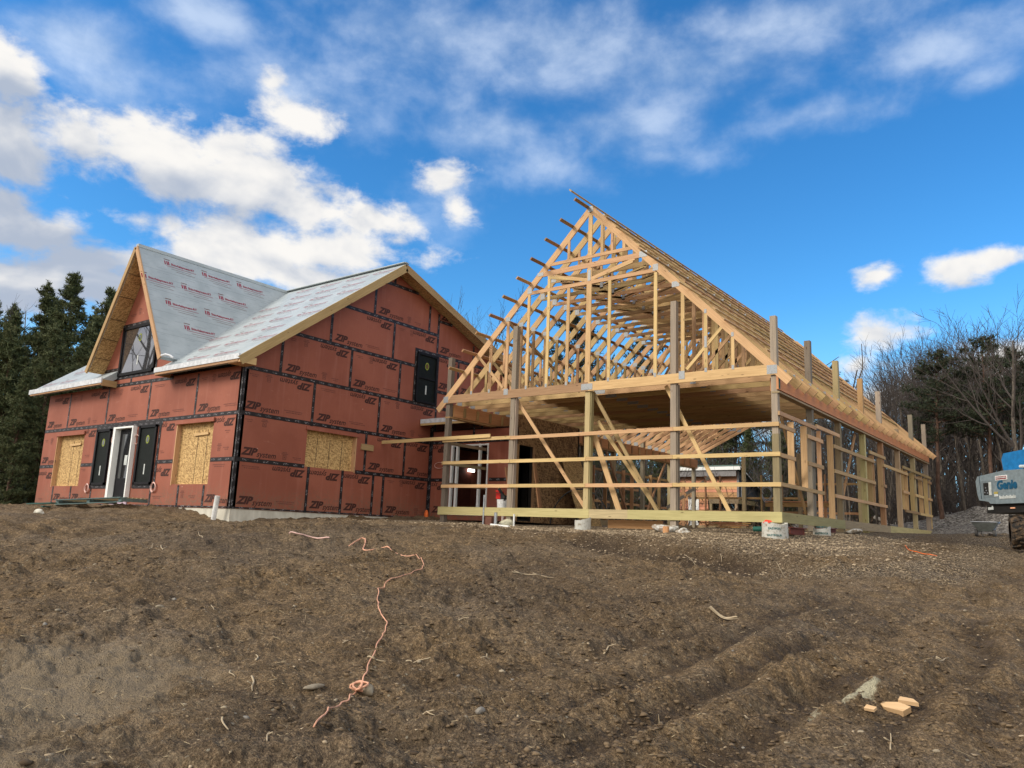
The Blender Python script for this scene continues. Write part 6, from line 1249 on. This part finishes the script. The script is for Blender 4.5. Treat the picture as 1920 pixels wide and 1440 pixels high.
bare_tree(BT[2], 'bare tree standing out of the picture and mirrored in the steep gable window', (-30.5, -11.0, -2.9), 1.1, 1.25)
# brush and the far wood as one mass each
def brush(name, n, reg, hmin, hmax, r, seed, mt, lean=.25, k=3):
    rg = np.random.default_rng(seed); f = Fast(); 
    for i in range(n):
        x, y = reg(rg); z = float(base_h(np.array([x]), np.array([y]))[0]); h = hmin+(hmax-hmin)*rg.random()**1.6; d = np.array([rg.normal(0, lean), rg.normal(0, lean), 1.])
        P = np.array([[x, y, z-.1]])+np.linspace(0, 1, 4)[:, None]*d*h+np.vstack([np.zeros(3), rg.normal(0, .05*h, (3, 3))]); rr = r*(.5+rg.random())*(.4+h/hmax); f.limb(P, rr, rr*.3, k)
        for q in range(3):
            t = .3+.6*rg.random(); p = P[0]*(1-t)+P[-1]*t; dd = np.array([rg.normal(0, .6), rg.normal(0, .6), .7]); f.limb(np.array([p, p+dd*h*.2, p+dd*h*.38+rg.normal(0, .04*h, 3)]), rr*.5, rr*.2, 3)
    o = bpy.data.objects.new(name, f.mesh(name, mt)); COL.objects.link(o); return tag(o, kind='stuff')
def regw(a, b, p0, p1): return lambda rg: azpos(rg.uniform(p0, p1), a+(b-a)*rg.random())
brush('underbrush', 3600, regw(46, 66, 820, 1700), .8, 6, .022, 21, TWIG)
brush('underbrush', 2000, regw(37, 60, 1650, 2100), .8, 4, .02, 22, TWIG)
brush('underbrush', 1500, regw(45, 62, -140, 260), .8, 5, .022, 24, TWIG)
brush('far_wood', 1000, regw(68, 105, 700, 2200), 5, 14, .09, 23, BARK, .06, 4)
brush('far_wood', 700, regw(64, 95, -250, 330), 6, 13, .10, 26, BARK, .06, 4)
def litter(name, n, reg, s, seed, mt):
    rg = np.random.default_rng(seed); c = np.array([reg(rg) for _ in range(n)]); z = base_h(c[:, 0], c[:, 1])+.02+rg.random(n)**3*1.7; P = np.column_stack([c, z]); a = rg.normal(0, 1, (n, 3)); b = rg.normal(0, 1, (n, 3))
    V = np.stack([P-a*s, P+a*s, P+b*s*1.5], 1).reshape(-1, 3); me = bpy.data.meshes.new(name); me.vertices.add(n*3); me.vertices.foreach_set('co', V.astype(np.float32).ravel()); me.loops.add(n*3); me.loops.foreach_set('vertex_index', np.arange(n*3, dtype=np.int32)); me.polygons.add(n); me.polygons.foreach_set('loop_start', (np.arange(n)*3).astype(np.int32)); me.update(calc_edges=True); me.materials.append(mt)
    o = bpy.data.objects.new(name, me); COL.objects.link(o); return tag(o, kind='stuff')
litter('undergrowth', 34000, regw(44, 76, 820, 2100), .055, 31, material('dead leaf litter', color=(.10, .065, .04), rough=.95))
litter('undergrowth', 14000, regw(42, 66, -160, 260), .06, 32, material('dark undergrowth leaves', color=(.03, .04, .02), rough=.95))
